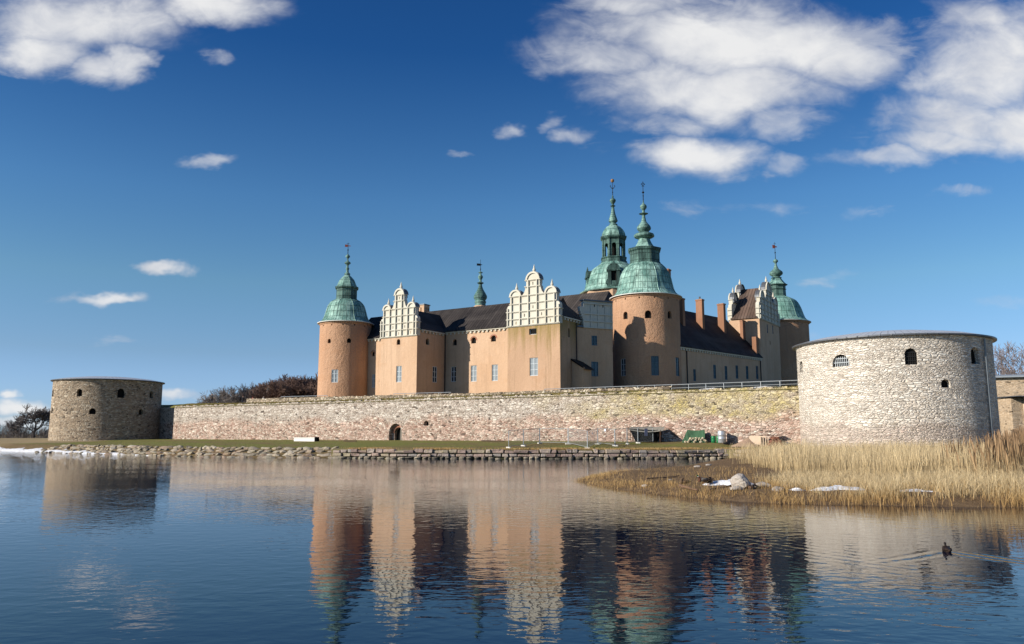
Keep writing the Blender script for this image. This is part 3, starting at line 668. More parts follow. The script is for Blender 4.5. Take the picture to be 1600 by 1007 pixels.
# ---- round towers
def smooth_prof(pts, sub=3):
    """Catmull-Rom through the profile points (keeps sharp breaks where a point is doubled)"""
    out = []; n = len(pts)
    for i in range(n - 1):
        p0 = pts[max(0, i - 1)]; p1 = pts[i]; p2 = pts[i + 1]; p3 = pts[min(n - 1, i + 2)]
        for k in range(sub):
            t = k / sub
            out.append(tuple(.5 * (2 * p1[j] + (p2[j] - p0[j]) * t + (2 * p0[j] - 5 * p1[j] + 4 * p2[j] - p3[j]) * t * t + (3 * p1[j] - p0[j] - 3 * p2[j] + p3[j]) * t ** 3) for j in (0, 1)))
    out.append(pts[-1]); return out
def up_(pts, z): return [(r, z + h) for r, h in pts]
def vane(mb, z, h, mi=0, flag=True, s=1.0):
    mb.tube((0, 0, z), (0, 0, z + h), .07 * s, .03 * s, 6, mi)
def round_tower(lu, lw, rad, ze, mat, dome, drum, cupola, spire, rod, mats, phase, zs=1.05, label=None, holes=14, hole_z=.9, vane_kind='flag', rim=True):
    """all profiles are (radius, height above the eaves)"""
    mb = MB(); mb.lathe([(rad * 1.012, ZB), (rad, ZB + 6), (rad * .99, ze - .5), (rad * 1.02, ze - .35), (rad * 1.02, ze)], 72)
    t = Wall(part(mb, 'round_tower', mat, castle, (lu, lw, 0), 0, 40, label))
    for k in range(holes):
        a = 2 * math.pi * k / holes; t.open((rad * math.cos(a), rad * math.sin(a), ze - hole_z), a, .26, .3, False, .5)
    def fin():
        o = t.done(); cu, cd, cs = mats
        d = MB(); d.lathe([(rad + .45, -.05), (rad + .45, .06)], 72, 0, 1); d.lathe(smooth_prof(dome), 24, phase, 0)
        for k in range(8):      # raised ribs on the eight arrises
            a = phase + 2 * math.pi * k / 8
            pr = smooth_prof(dome)
            for (r0, z0), (r1, z1) in zip(pr, pr[1:]):
                d.tube((r0 * math.cos(a), r0 * math.sin(a), z0), (r1 * math.cos(a), r1 * math.sin(a), z1), .07, .07, 4)
        part(d, 'dome', [cu, WHITEP if rim else LEAD], o, (0, 0, ze), 0, 25).scale = (1.01, 1.01, zs)
        l = MB(); l.lathe(drum, 8, phase, 0)
        if cupola: l.lathe(smooth_prof(cupola), 8, phase, 1)
        part(l, 'lantern', [cd, cu], o, (0, 0, ze)).scale = (1.03, 1.03, zs)
        s = MB(); s.lathe(smooth_prof(spire, 2), 12, phase, 0); part(s, 'spire', cs, o, (0, 0, ze), 0, 40).scale = (1.04, 1.04, zs)
        z0 = spire[-1][1]; v = MB(); v.tube((0, 0, z0 - .1), (0, 0, z0 + rod), .085, .035, 6, 0)
        if vane_kind == 'flag':
            v.box(-.65, -.06, -.02, .02, z0 + rod * .62, z0 + rod * .82, 1); v.box(.06, .5, -.02, .02, z0 + rod * .68, z0 + rod * .75, 1)
            v.lathe([(.02, z0 + rod * .3), (.2, z0 + rod * .36), (.02, z0 + rod * .42)], 8); v.tube((-.3, 0, z0 + rod * .9), (.3, 0, z0 + rod * .9), .035)
        elif vane_kind == 'cross':
            v.lathe([(.02, z0 + rod * .36), (.26, z0 + rod * .42), (.02, z0 + rod * .5)], 8)
            v.lathe([(.02, z0 + rod * .22), (.16, z0 + rod * .25), (.02, z0 + rod * .28)], 8)
            for q in (-1, 1):
                v.tube((0, 0, z0 + rod * .78), (q * .38, 0, z0 + rod * .84), .05); v.tube((q * .38, 0, z0 + rod * .84), (0, 0, z0 + rod * .93), .05)
            v.tube((-.25, 0, z0 + rod * .74), (.25, 0, z0 + rod * .74), .04)
        else:
            v.lathe([(.02, z0 + rod - .1), (.3, z0 + rod + .05), (.38, z0 + rod + .35), (.3, z0 + rod + .65), (.02, z0 + rod + .75)], 12, 0, 1)
            for q in (-1, 1):
                v.tube((0, 0, z0 + rod * .55), (q * .5, 0, z0 + rod * .70), .06); v.tube((q * .5, 0, z0 + rod * .70), (q * .32, 0, z0 + rod * .80), .06)
            v.tube((-.3, 0, z0 + rod * .6), (.3, 0, z0 + rod * .6), .05)
        part(v, 'weather_vane', [IRON, VANE if vane_kind != 'orb' else GILT], o, (0, 0, ze), -ANG + .2).scale = (1, 1, zs)
        return o
    return t, fin
def cyl_windows(t, c_world, rad, wins):
    for (px, py, kind, w, h, fr, gl) in wins:
        a, z = hit_cyl(px, py, c_world, rad); a -= ANG
        r = rad * .995; p = (r * math.cos(a), r * math.sin(a), z)
        if kind == 'a': t.window(p, a, w, h, 0, 0, fr, DARKIN, 'arched', .5)
        elif kind == 's': t.window(p, a, w, h, 1, 1, fr, DARKIN, 'casement', .5)
        else: t.window(p, a, w, h, 2, 3, fr, gl, 'casement', .16)
# left tower
T1W = wld(28.88, 18.99)
t, fin = round_tower(28.88, 18.99, 5.3, 25.42, PL_BROWN,
    [(5.55, .08), (4.95, .5), (4.5, 1.25), (4.12, 2.5), (3.75, 3.6), (3.15, 4.35), (2.35, 4.8)],
    [(2.3, 4.7), (2.3, 4.95), (2.2, 5.0), (2.2, 6.95), (2.45, 7.1), (2.5, 7.4), (2.1, 7.5)],
    [(2.25, 7.42), (1.98, 7.9), (1.6, 8.75), (1.05, 9.4), (.5, 9.9)],
    [(.45, 9.85), (.62, 10.2), (.3, 10.45), (.26, 11.0), (.38, 11.25), (.22, 11.5), (.26, 12.0), (.62, 12.3), (.55, 12.55), (.2, 12.8), (.16, 13.3), (.42, 13.6), (.42, 13.85), (.1, 14.2)], 2.4,
    (CU, CU_DARK, CU_SP), .35, label='round tower of rough brown plaster at the left end of the castle')
cyl_windows(t, T1W, 5.3, ((514, 536.5, 'a', .75, .9, FRAME, None), (545.5, 536, 'a', .85, .95, FRAME, None), (522.5, 598, 'c', 1.4, 2.6, FRAME, GLASS_LIT)))
fin()
# great tower
CW_ = wld(89.41, 34.31)
t, fin = round_tower(89.41, 34.31, 6.1, 27.4, PL_BROWN,
    [(6.3, .08), (5.7, .55), (5.2, 1.35), (4.9, 2.55), (4.6, 3.8), (4.1, 4.85), (3.45, 5.6), (2.85, 6.1)],
    [(2.95, 5.9), (2.95, 6.2), (2.82, 6.3), (2.82, 8.2), (3.05, 8.4), (3.15, 8.75), (3.0, 8.85)],
    [(2.95, 8.8), (2.0, 9.05), (1.45, 9.7), (1.05, 10.6), (1.0, 10.75)],
    [(1.0, 10.7), (1.7, 11.0), (1.85, 11.3), (1.6, 11.6), (.85, 11.9), (.8, 12.0), (1.2, 12.4), (1.25, 12.8), (.9, 13.3), (.5, 13.8), (.36, 14.4), (.3, 15.05), (.85, 15.3), (.3, 15.5), (.24, 15.9), (.3, 16.0), (.58, 16.4), (.55, 16.8), (.15, 17.2), (.1, 17.7)], 3.6,
    (CU, CU_DARK, CU_SP), .05, label='tallest and nearest round tower, brown plaster with a gable shadow across it', vane_kind='cross')
cyl_windows(t, CW_, 6.1, ((977, 499, 'a', .95, 1.35, FRAME, None), (1013, 497.5, 'a', 1.15, 1.4, FRAME, None), (1047, 498, 'a', .95, 1.35, FRAME, None),
                          (974, 588, 'c', 1.15, 3.1, FRAME, GLASS), (1024, 587, 'c', 1.35, 3.4, FRAME_SHADE, GLASS_SHADE), (1059.5, 588, 'c', 1.3, 3.3, FRAME_SHADE, GLASS_SHADE)))
fin()
# far right tower
KE = 1.118; _p = at(1217, 520, 190); EW = (_p.x, _p.y); EL = loc(*EW)
sc_ = lambda L: [(a * KE, b2 * KE) for a, b2 in L]
t, fin = round_tower(EL[0], EL[1], 6.15 * KE, 29.05, PL_BROWN,
    sc_([(6.5, .08), (5.6, .6), (5.1, 1.6), (4.6, 3.1), (3.8, 4.5), (2.6, 5.2), (2.0, 5.45)]),
    sc_([(2.0, 5.2), (2.0, 5.5), (1.8, 5.6), (1.75, 6.9), (1.95, 7.0), (1.75, 7.1), (1.75, 7.7), (2.15, 7.85), (2.15, 8.05)]),
    sc_([(2.1, 8.0), (1.55, 8.5), (1.05, 9.2), (1.0, 9.4)]),
    sc_([(.95, 9.35), (1.1, 9.5), (.7, 9.65), (.8, 9.8), (1.3, 10.2), (1.25, 10.75), (.6, 11.3), (.3, 12.0), (.2, 12.55), (.48, 12.85), (.48, 13.15), (.1, 13.5)]), 4.0,
    (CU_E, CU_DARK, CU_SP), .2, label='brown round tower at the far right, its lower half behind the gabled block')
fin()

# ---- square clock tower with the big dome and open lantern
KW = at(960, 455, 172); ku, kw = loc(KW.x, KW.y); ZK = 33.2
kt = part(MB().lathe([(7.3, ZB), (7.3, ZK - .1)], 8, math.pi / 8), 'domed_tower', PL_ORANGE, castle, (ku, kw, 0), 0.0, label='tower rising behind the roofs under the widest green dome')
d = MB(); kd = smooth_prof([(7.2, 0), (6.4, .75), (6.05, 2.2), (5.55, 3.7), (4.65, 4.9), (3.4, 5.8), (2.9, 6.2)])
d.lathe(kd, 16, .2); d.lathe([(7.45, -.15), (7.45, .05)], 16, .2)
part(d, 'dome', CU, kt, (0, 0, ZK), 0, 15).scale = (1.02, 1.02, 1.065)
l = MB(); l.lathe([(3.0, 6.0), (3.0, 6.35), (2.75, 6.6), (2.75, 7.0), (2.95, 7.15), (2.85, 7.35)], 8, .1, 0)
l.lathe([(1.2, 7.2), (1.2, 11.1)], 8, .1, 1)  # near-black core stands for the shade inside the lantern
for k in range(8):
    a = .1 + 2 * math.pi * (k + .5) / 8; a0 = .1 + 2 * math.pi * k / 8; ap = 2.45 * math.cos(math.pi / 8); wd = 2 * 2.45 * math.sin(math.pi / 8)
    # each face: two piers and an arched head
    zb0, zt0, ow, oh = 7.3, 11.1, wd * .5, 2.9
    head = [(-wd / 2, zt0 - zb0), (-wd / 2, 0), (-ow / 2, 0)] + [(x, z) for x, z in reversed(arc(0, oh - ow / 2, ow / 2, 0, 180, 8))] + [(ow / 2, 0), (wd / 2, 0), (wd / 2, zt0 - zb0)]
    vs, fs = xf(head, (ap * math.cos(a), ap * math.sin(a), zb0), a, -.35, 0); l.add(vs, fs, 0)
    l.tube((2.5 * math.cos(a0), 2.5 * math.sin(a0), 7.3), (2.5 * math.cos(a0), 2.5 * math.sin(a0), 11.1), .16, n=6)
l.lathe([(2.5, 11.05), (2.8, 11.25), (3.0, 11.5), (3.0, 11.75), (2.7, 11.8)], 8, .1, 0)
l.lathe(smooth_prof([(2.75, 11.75), (2.65, 12.3), (2.3, 13.0), (1.55, 13.85), (.85, 14.25)]), 8, .1, 2)
part(l, 'lantern', [CU_DARK, DARKIN, CU], kt, (0, 0, ZK)).scale = (1.02, 1.02, 1.065)
s = MB(); s.lathe(smooth_prof([(.85, 14.2), (.95, 14.45), (.6, 14.7), (.65, 14.85), (.98, 15.15), (.9, 15.6), (.5, 16.8), (.3, 18.1), (.26, 18.25), (.58, 18.45), (.25, 18.65), (.3, 18.95), (.62, 19.4), (.62, 19.8), (.15, 20.2), (.22, 20.4), (.08, 20.7)], 2), 12)
part(s, 'spire', CU_SP, kt, (0, 0, ZK), 0, 40).scale = (1.02, 1.02, 1.065)
v = MB(); z0 = 20.6; v.tube((0, 0, z0), (0, 0, z0 + 3.0), .08, .04)
v.lathe([(.02, z0 + 2.9), (.3, z0 + 3.0), (.42, z0 + 3.3), (.3, z0 + 3.6), (.02, z0 + 3.7)], 12, 0, 1)
for q in (-1, 1): v.tube((0, 0, z0 + 1.5), (q * .55, 0, z0 + 2.1), .06); v.tube((q * .55, 0, z0 + 2.1), (q * .35, 0, z0 + 2.35), .06)
v.tube((-.3, 0, z0 + 1.7), (.3, 0, z0 + 1.7), .05); v.lathe([(.02, z0 + .7), (.18, z0 + .8), (.02, z0 + .9)], 8)
part(v, 'weather_vane', [IRON, GILT], kt, (0, 0, ZK), -ANG).scale = (1.02, 1.02, 1.065)
for k, aw in enumerate((R(262), R(185), R(352), R(95))):   # pedimented dormers in the dome
    a = aw - ANG; dm = MB()
    def pr(poly, d0, d1, mi=0, z=0): vs, fs = xf(poly, (0, 0, z), 0.0, d0, d1); dm.add(vs, fs, mi)
    pr([(-1.25, 0), (-.55, 0), (-.55, 3.0), (-1.25, 3.0)], -3.4, 0); pr([(.55, 0), (1.25, 0), (1.25, 3.0), (.55, 3.0)], -3.4, 0)
    pr([(-.55, .9), (.55, .9), (.55, 3.0), (-.55, 3.0)], -3.4, -.5, 1); pr([(-.55, 0), (.55, 0), (.55, .9), (-.55, .9)], -3.4, -.1)
    pr([(-1.5, 0), (1.5, 0), (1.5, .3), (-1.5, .3)], -3.4, .18, 0, 3.003)
    pr([(-1.35, 0)] + [(1.35, 0)] + arc(0, 0, 1.35, 0, 180, 10)[1:-1], -3.4, .05, 0, 3.306)
    pr([(-1.55, 0), (1.55, 0), (1.55, .28), (-1.55, .28)], -1, .22, 0, -.283)
    for q in (-1, 1):
        for j in range(3): pr([(q * 1.27 if q > 0 else -1.27 - .5 + .14 * j, .25 + j * .35), (1.27 + .5 - .14 * j if q > 0 else -1.27, .25 + j * .35), (1.27 + .5 - .14 * j if q > 0 else -1.27, .58 + j * .35), (q * 1.27 if q > 0 else -1.27 - .5 + .14 * j, .58 + j * .35)], -.6, -.02)
    finial(dm, -.2, 0, 4.62, 1.0, .22)
    part(dm, 'dormer', [CU_DARK, DARKIN], kt, ((6.75 if k == 0 else 6.1) * math.cos(a), (6.75 if k == 0 else 6.1) * math.sin(a), ZK + (.7 if k == 0 else .2)), a)

# ---- stair turret with the onion spire, behind the main roof
SW = at(750.5, 478, 170); su, sw = loc(SW.x, SW.y); ZS = 30.15
st = part(MB().lathe([(1.5, ZB), (1.5, ZS - .3), (1.15, ZS)], 8), 'stair_turret', PL_ORANGE, castle, (su, sw, 0), label='slim turret with a small onion spire behind the roof ridge')
s = MB(); s.lathe(smooth_prof([(1.1, -.1), (1.1, .4), (1.25, .8), (1.05, 1.0), (1.35, 1.5), (1.38, 1.95), (1.05, 2.6), (.55, 3.5), (.32, 4.4), (.75, 4.7), (.28, 4.95), (.25, 5.35), (.5, 5.8), (.48, 6.1), (.2, 6.5), (.18, 6.7), (.5, 6.85), (.12, 7.1)], 2), 12)
part(s, 'spire', CU_SP, st, (0, 0, ZS), 0, 40).scale = (1.04, 1.04, 1.055)
v = MB(); v.tube((0, 0, 7.0), (0, 0, 9.6), .07, .03); v.box(-.8, -.05, -.02, .02, 8.3, 8.75, 1); v.box(.05, .35, -.02, .02, 8.45, 8.6, 1); v.lathe([(.02, 7.5), (.17, 7.6), (.02, 7.7)], 8)
part(v, 'weather_vane', [IRON, IRON], st, (0, 0, ZS), -ANG + .3).scale = (1.04, 1.04, 1.055)

# ---- the long side range, its front turned from the sun
_p = at(1064, 560, 143.5); P0 = Vector(loc(_p.x, _p.y)); _p = at(1189, 557, 165); PD = Vector(loc(_p.x, _p.y)); rd = (PD - P0).normalized(); rn = Vector((rd.y, -rd.x)); rin = -rn
RA = math.atan2(rd.y, rd.x); RL = (PD - P0).length; ROUT = math.atan2(rn.y, rn.x)
ZRE, ZRR = 18.3, 27.2; HWR = 7.2
# own axes: x along the range, y inward
def rx_end(o):   # where the line at inward offset o meets the lit wall of the gabled block (y = 53.64)
    return (PD.y + .3 - (P0 + rin * o).y) / rd.y
E0 = RL - .02; E6 = rx_end(HWR); E12 = rx_end(2 * HWR)
S0 = -1.5
mb = MB(); mb.prism([(S0, 0), (E0, 0), (E12, 2 * HWR), (S0, 2 * HWR)], ZB, ZRE)
rg = Wall(part(mb, 'side_range', PL_ORANGE, castle, (P0.x, P0.y, 0), RA))
def range_x(px):
    for k in range(600):
        t = S0 + (E0 - S0) * k / 600; v = P0 + rd * t; x, y = wld(v.x, v.y)
        if x / y >= ray(px, 560)[0]: return t, y
    return E0, y
for px, y0, y1, wpx in ((1084.5, 596, 577, 7), (1116, 592, 570, 7), (1133.5, 594, 572, 7), (1150.5, 592, 571, 7), (1166.5, 593, 572, 7), (1182, 593, 572, 6)):
    t, Y = range_x(px)
    rg.window((t, 0, EYE + (680 - y0) * Y / 1262), -math.pi / 2, 1.0 if px > 1090 else .9, (y0 - y1) * Y / 1262, 2, 3, FRAME_SHADE, GLASS_SHADE, 'casement', .12)
ro = rg.done()
cb = MB(); cornice(cb, (S0, 0), (E0, 0), ZRE, (0, -1)); part(cb, 'cornice', PL_CREAM, ro)
rb = MB(); rb.add([(S0, -.45, ZRE + .01), (E0, -.45, ZRE + .01), (E6, HWR, ZRE + .01), (E12, 2 * HWR + .4, ZRE + .01), (S0, 2 * HWR + .4, ZRE + .01), (S0, -.45, ZRE + .16), (E0, -.45, ZRE + .16), (E6, HWR, ZRR), (E12, 2 * HWR + .4, ZRE + .16), (S0, 2 * HWR + .4, ZRE + .16), (S0, HWR, ZRR)],
   [(4, 3, 2, 1, 0), (0, 1, 6, 5), (5, 6, 7, 10), (10, 7, 8, 9), (9, 8, 3, 4), (1, 2, 7, 6), (2, 3, 8, 7), (0, 5, 10, 9, 4)])
part(rb, 'roof', RF_X, ro)
def on_range(px, o):
    for k in range(900):
        t = S0 + 30 * k / 900; v = P0 + rd * t + rin * o; x, y = wld(v.x, v.y)
        if x / y >= ray(px, 520)[0]: return t, y
    return t, y
for px, ytop, o, w in ((1064.5, 463.5, 4.4, .8), (1095, 465, 4.4, .82), (1128.5, 472, 4.4, .85)):
    t, Y = on_range(px, o); zt_ = EYE + (680 - ytop) * Y / 1262
    ch = MB(); ch.box(t - w / 2, t + w / 2, o - .7, o + .7, 22.0, zt_ - .35); ch.box(t - w / 2 - .08, t + w / 2 + .08, o - .78, o + .78, zt_ - .347, zt_ - .08); ch.box(t - w / 2 + .1, t + w / 2 - .1, o - .55, o + .55, zt_ - .08, zt_ + .02, 1)
    if px == 1095: ch.tube((t, o, zt_), (t, o, zt_ + .5), .18, n=8, mi=1)
    part(ch, 'chimney', [CHIM, LEAD], ro)
for x in (S0 + 3.3, E0 - .5): part(MB().tube((x, -.12, 8), (x, -.12, ZRE - .4), .1, n=8), 'downpipe', PIPE_D, ro)

# ---- gabled block at the far end of the range
DU1, DW0 = PD.x, PD.y
DU0 = hit(1139, DW0, 500)[0]; DW1 = hit_u(1217.5, DU1, 520)[0]
ZDE = 26.8; ZDR = 34.5; dc = (DW0 + DW1) / 2
gw = Wall(part(MB().box(DU0, DU1, DW0, DW1, ZB, ZDE), 'gabled_block', PL_ORANGE, label='block with a brown saddle roof between two white gables'))
for px, py in ((1199.5, 521, ), (1208, 522)):
    w_, z = hit_u(px, DU1, py); gw.window((DU1, w_, z), 0.0, .8, 1.9, 2, 3, FRAME_SHADE, GLASS_SHADE, 'casement', .15)
w_, z = hit_u(1203.5, DU1, 539); gw.window((DU1, w_, z), 0.0, .6, .9, 1, 1, FRAME_SHADE, DARKIN, 'casement', .3)
do = gw.done()
rb = MB(); ridge_roof(rb, DU0 + .4, DU1 - .4, dc, (DW1 - DW0) / 2 + .35, ZDE, ZDR, 'x'); part(rb, 'roof', RF_BROWN, do)
make_gable(do, DW1 - DW0 + .1, (DU1 + .03, dc, ZDE - .1), math.pi / 2, PL_CREAM, .9, .7, False)
make_gable(do, DW1 - DW0 + .1, (DU0 - .03, dc, ZDE - .1), -math.pi / 2, PL_CREAM, .9, .7, False)
u, z = hit(1160, DW0 - .9, 502)
ch = MB(); ch.box(u - .5, u + .25, DW0 - 1.15, DW0 - .02, 15, z); ch.box(u - .56, u + .31, DW0 - 1.2, DW0 - .02, z + .002, z + .18)
part(ch, 'chimney', CHIM, do)
u, z = hit(1180, DW0 - .9, 527); ch = MB(); ch.box(u - .5, u + .35, DW0 - 1.6, DW0 - .02, 15, z); part(ch, 'chimney', CHIM, do)
# chimney seen past the dome of the great tower
p = at(1040, 430, 165); cu, cw = loc(p.x, p.y); ch = MB(); ch.box(cu - .9, cu + .9, cw - .7, cw + .7, 20, EYE + 261 * 165 / 1262); ch.box(cu - 1.0, cu + 1.0, cw - .8, cw + .8, EYE + 261 * 165 / 1262 + .003, EYE + 262.5 * 165 / 1262 + .1)
part(ch, 'chimney', CHIM)
# move the root to the castle's own foot
cx0, cy0 = wld(66, 30); castle.location = (cx0, cy0, ZB)
for chd in castle.children: chd.location = chd.location - Vector((66, 30, ZB))

# ================================================================== GROUND, SHORE AND WATER
def wat(px, py, z=0.0):
    """point of the horizontal level z seen at a photograph point"""
    Y = (EYE - z) * 1262 / (py - 680.0)
    for _ in range(6):
        p = at(px, py, Y); Y *= (EYE - z) / max(.01, (EYE - p.z))
    p = at(px, py, Y); return (p.x, p.y)
SHORE = [(-6000, 260), (-900, 190), (-260, 150)] + [wat(*q) for q in ((-60, 702), (0, 704.5), (70, 707.5), (150, 710), (250, 712.5), (330, 714.5), (420, 715.5), (515, 716), (620, 717), (800, 717.5), (950, 717.5), (1060, 717.3), (1140, 716.8), (1220, 718.5), (1330, 723), (1450, 727), (1600, 732))] + [(90, 52), (160, 44), (6000, 40)]
PEN = [wat(*q) for q in ((900, 752), (925, 758.5), (960, 764), (1020, 772), (1100, 780), (1180, 785.5), (1260, 788.5), (1400, 791), (1600, 793.5), (2000, 799))] + [(80, 70), (38, 92)] + [wat(*q) for q in ((1130, 718), (1092, 724), (1075, 730), (1000, 736), (930, 743))]
def seg_dist(X, Y, pts, closed=False):
    d = np.full(X.shape, 1e9); n = len(pts)
    for i in range(n if closed else n - 1):
        ax, ay = pts[i]; bx, by = pts[(i + 1) % n]; vx, vy = bx - ax, by - ay
        t = np.clip(((X - ax) * vx + (Y - ay) * vy) / (vx * vx + vy * vy), 0, 1)
        d = np.minimum(d, np.hypot(X - ax - t * vx, Y - ay - t * vy))
    return d
def d_main(X, Y):
    sx = np.array([p[0] for p in SHORE]); sy = np.array([p[1] for p in SHORE])
    return seg_dist(X, Y, SHORE) * np.where(Y > np.interp(X, sx, sy), 1, -1)
def inside(X, Y, pts):
    r = np.zeros(X.shape, bool); n = len(pts)
    for i in range(n):
        ax, ay = pts[i]; bx, by = pts[(i + 1) % n]
        c = ((ay > Y) != (by > Y)) & (X < (bx - ax) * (Y - ay) / (by - ay + 1e-12) + ax); r ^= c
    return r
def d_pen(X, Y): return seg_dist(X, Y, PEN, True) * np.where(inside(X, Y, PEN), 1, -1)
def vnoise(X, Y, s, seed=0):
    """smooth value noise"""
    g = np.random.default_rng(seed).random((64, 64)); x = X / s; y = Y / s
    xi = np.floor(x).astype(int); yi = np.floor(y).astype(int); fx = x - xi; fy = y - yi; fx = fx * fx * (3 - 2 * fx); fy = fy * fy * (3 - 2 * fy)
    def G(a, b): return g[a % 64, b % 64]
    return (G(xi, yi) * (1 - fx) + G(xi + 1, yi) * fx) * (1 - fy) + (G(xi, yi + 1) * (1 - fx) + G(xi + 1, yi + 1) * fx) * fy
XQ = wat(515, 716)[0]; XR = wat(1190, 718)[0]
def ground_z(X, Y, smooth_quay=False):
    X = np.asarray(X, float); Y = np.asarray(Y, float)
    d1 = d_main(X, Y); d2 = d_pen(X, Y)
    dw = np.clip(-((X - AX) * WX + (Y - AY) * WY), 0, 100)
    lawn = 1.04 + .70 * np.clip((d1 - 3) / np.maximum(.5, d1 - 3 + dw), 0, 1) + .05 * (vnoise(X, Y, 4, 1) - .5) * np.clip(d1 - 4, 0, 1)
    rip = np.minimum(lawn, .28 * d1 - .03)
    quay = lawn if smooth_quay else np.where(d1 < 1.3, -1.0, lawn)
    soft = np.minimum(lawn, .12 * d1)
    z = np.where(X < XQ, rip, np.where(X < XR, quay, soft))
    z = np.maximum(z, -1.0)
    zp = np.clip(.16 * d2, -1.0, .30) + np.where(d2 > 0, .16 * (vnoise(X, Y, 1.7, 3) - .5) * np.clip(d2 / 2, 0, 1), 0)
    return np.maximum(z, zp), d1, d2
xs = np.concatenate([[-6000, -3000, -1500, -800, -450, -300, -220, -170, -140, -122], np.arange(-110, 75, 1.0), [80, 90, 105, 130, 170, 230, 350, 600, 1200, 2500, 6000]])
ys = np.concatenate([[-60, 0, 14], np.arange(20, 190, 1.0), [195, 205, 220, 245, 280, 340, 430, 600, 900, 1500, 3000, 7000]])
GX, GY = np.meshgrid(xs, ys); GZ, GD1, GD2 = ground_z(GX, GY)
GZ += np.where(GY > 260, np.clip((GY - 260) / 400, 0, 1) * 1.5, 0)
def grid_mesh(name, X, Y, Z, mat, cols=None, smooth=True):
    ny, nx = X.shape; me = bpy.data.meshes.new(name)
    co = np.stack([X, Y, Z], -1).reshape(-1, 3)
    idx = np.arange(nx * ny).reshape(ny, nx)
    q = np.stack([idx[:-1, :-1], idx[:-1, 1:], idx[1:, 1:], idx[1:, :-1]], -1).reshape(-1, 4)
    me.vertices.add(len(co)); me.vertices.foreach_set('co', co.ravel().astype(np.float32))
    me.loops.add(q.size); me.loops.foreach_set('vertex_index', q.ravel().astype(np.int32))
    me.polygons.add(len(q)); me.polygons.foreach_set('loop_start', np.arange(0, q.size, 4, dtype=np.int32))
    me.polygons.foreach_set('use_smooth', np.full(len(q), smooth))
    me.materials.append(mat)
    if cols is not None:
        a = me.color_attributes.new('zone', 'FLOAT_COLOR', 'POINT'); a.data.foreach_set('color', cols.reshape(-1, 4).astype(np.float32).ravel())
    me.update(); me.validate(); return link(name, me)
# ground material: lawn / mud / straw by place
m, nt, b, co = new_mat('ground'); ca = N(nt, 'ShaderNodeVertexColor', layer_name='zone'); zs = N(nt, 'ShaderNodeSeparateColor', {0: ca.outputs[0]})
n1 = NOISE(nt, co, .25, 6, .65); n2 = NOISE(nt, co, 2.0, 6, .7); n3 = NOISE(nt, co, 14.0, 3, .7)
lawn = MIX(nt, MR(nt, n2, .35, .7), (.135, .165, .028), (.26, .215, .06)); lawn = MIX(nt, MR(nt, n1, .48, .60), lawn, (.21, .15, .065))
mud = MIX(nt, MR(nt, n2, .35, .65), (.13, .075, .035), (.24, .155, .08)); mud = MIX(nt, MR(nt, n3, .55, .7, 0, .6), mud, (.34, .26, .16))
straw = MIX(nt, n2, (.30, .22, .11), (.40, .31, .17))
c = MIX(nt, zs.outputs[1], lawn, mud); c = MIX(nt, zs.outputs[2], c, straw)
c = MIX(nt, .5, c, MIX(nt, n3, (.5, .5, .5), (1.5, 1.5, 1.5)), 'MULTIPLY')
nt.links.new(c, b.inputs['Base Color']); bump(nt, b, M(nt, 'ADD', n2, M(nt, 'MULTIPLY', n3, .4)), .15); b.inputs['Roughness'].default_value = .95
GROUND = m
cols = np.zeros(GX.shape + (4,)); cols[..., 3] = 1
worn = np.clip(vnoise(GX, GY, 7, 8) * 2.4 - 1.05, 0, 1) * (GX > -16) * np.clip(1 - (GD1 - 8) / 16, 0, 1)
cols[..., 1] = np.clip(np.where((GD2 > -1.5) & (GD1 < 2), 1, 0) + worn * .9 + np.where((GD1 < 4.3) & (GX < XQ), .8, 0), 0, 1)
cols[..., 2] = np.clip(np.where(GX < -80, np.clip((GY - 140) / 12, 0, 1), 0) + np.where(GY > 230, 1, 0) + np.where((GX > 30) & (GD1 < 30), .8, 0), 0, 1)
tag(grid_mesh('ground', GX, GY, GZ, GROUND, cols), kind='structure')

# water
m, nt, b, co = new_mat('water'); WATER = m
b.inputs['Base Color'].default_value = (.001, .005, .020, 1); b.inputs['Roughness'].default_value = .015; b.inputs['IOR'].default_value = 1.333; b.inputs['Specular IOR Level'].default_value = .5
patch = MR(nt, NOISE(nt, MAP(nt, co, (.06, .10, 1)), 1.0, 3, .5), .35, .68, .55, 1.5, True)
wsep = N(nt, 'ShaderNodeSeparateXYZ', {0: co})
far = MR(nt, wsep.outputs[1], 12, 65, .85, 1.5)
h1 = NOISE(nt, MAP(nt, co, (1.25, 1.6, 1), (3, 7, 0)), 1.7, 2, .45, .3); h2 = NOISE(nt, MAP(nt, co, (.8, 1.6, 1)), 4.0, 2, .5, .5); h3 = NOISE(nt, MAP(nt, co, (1, 1.5, 1)), 11.0, 2, .5)
hh = M(nt, 'ADD', M(nt, 'MULTIPLY', h1, .0085), M(nt, 'ADD', M(nt, 'MULTIPLY', h2, .0024), M(nt, 'MULTIPLY', h3, .00015)))
hh = M(nt, 'MULTIPLY', M(nt, 'MULTIPLY', hh, patch), far)
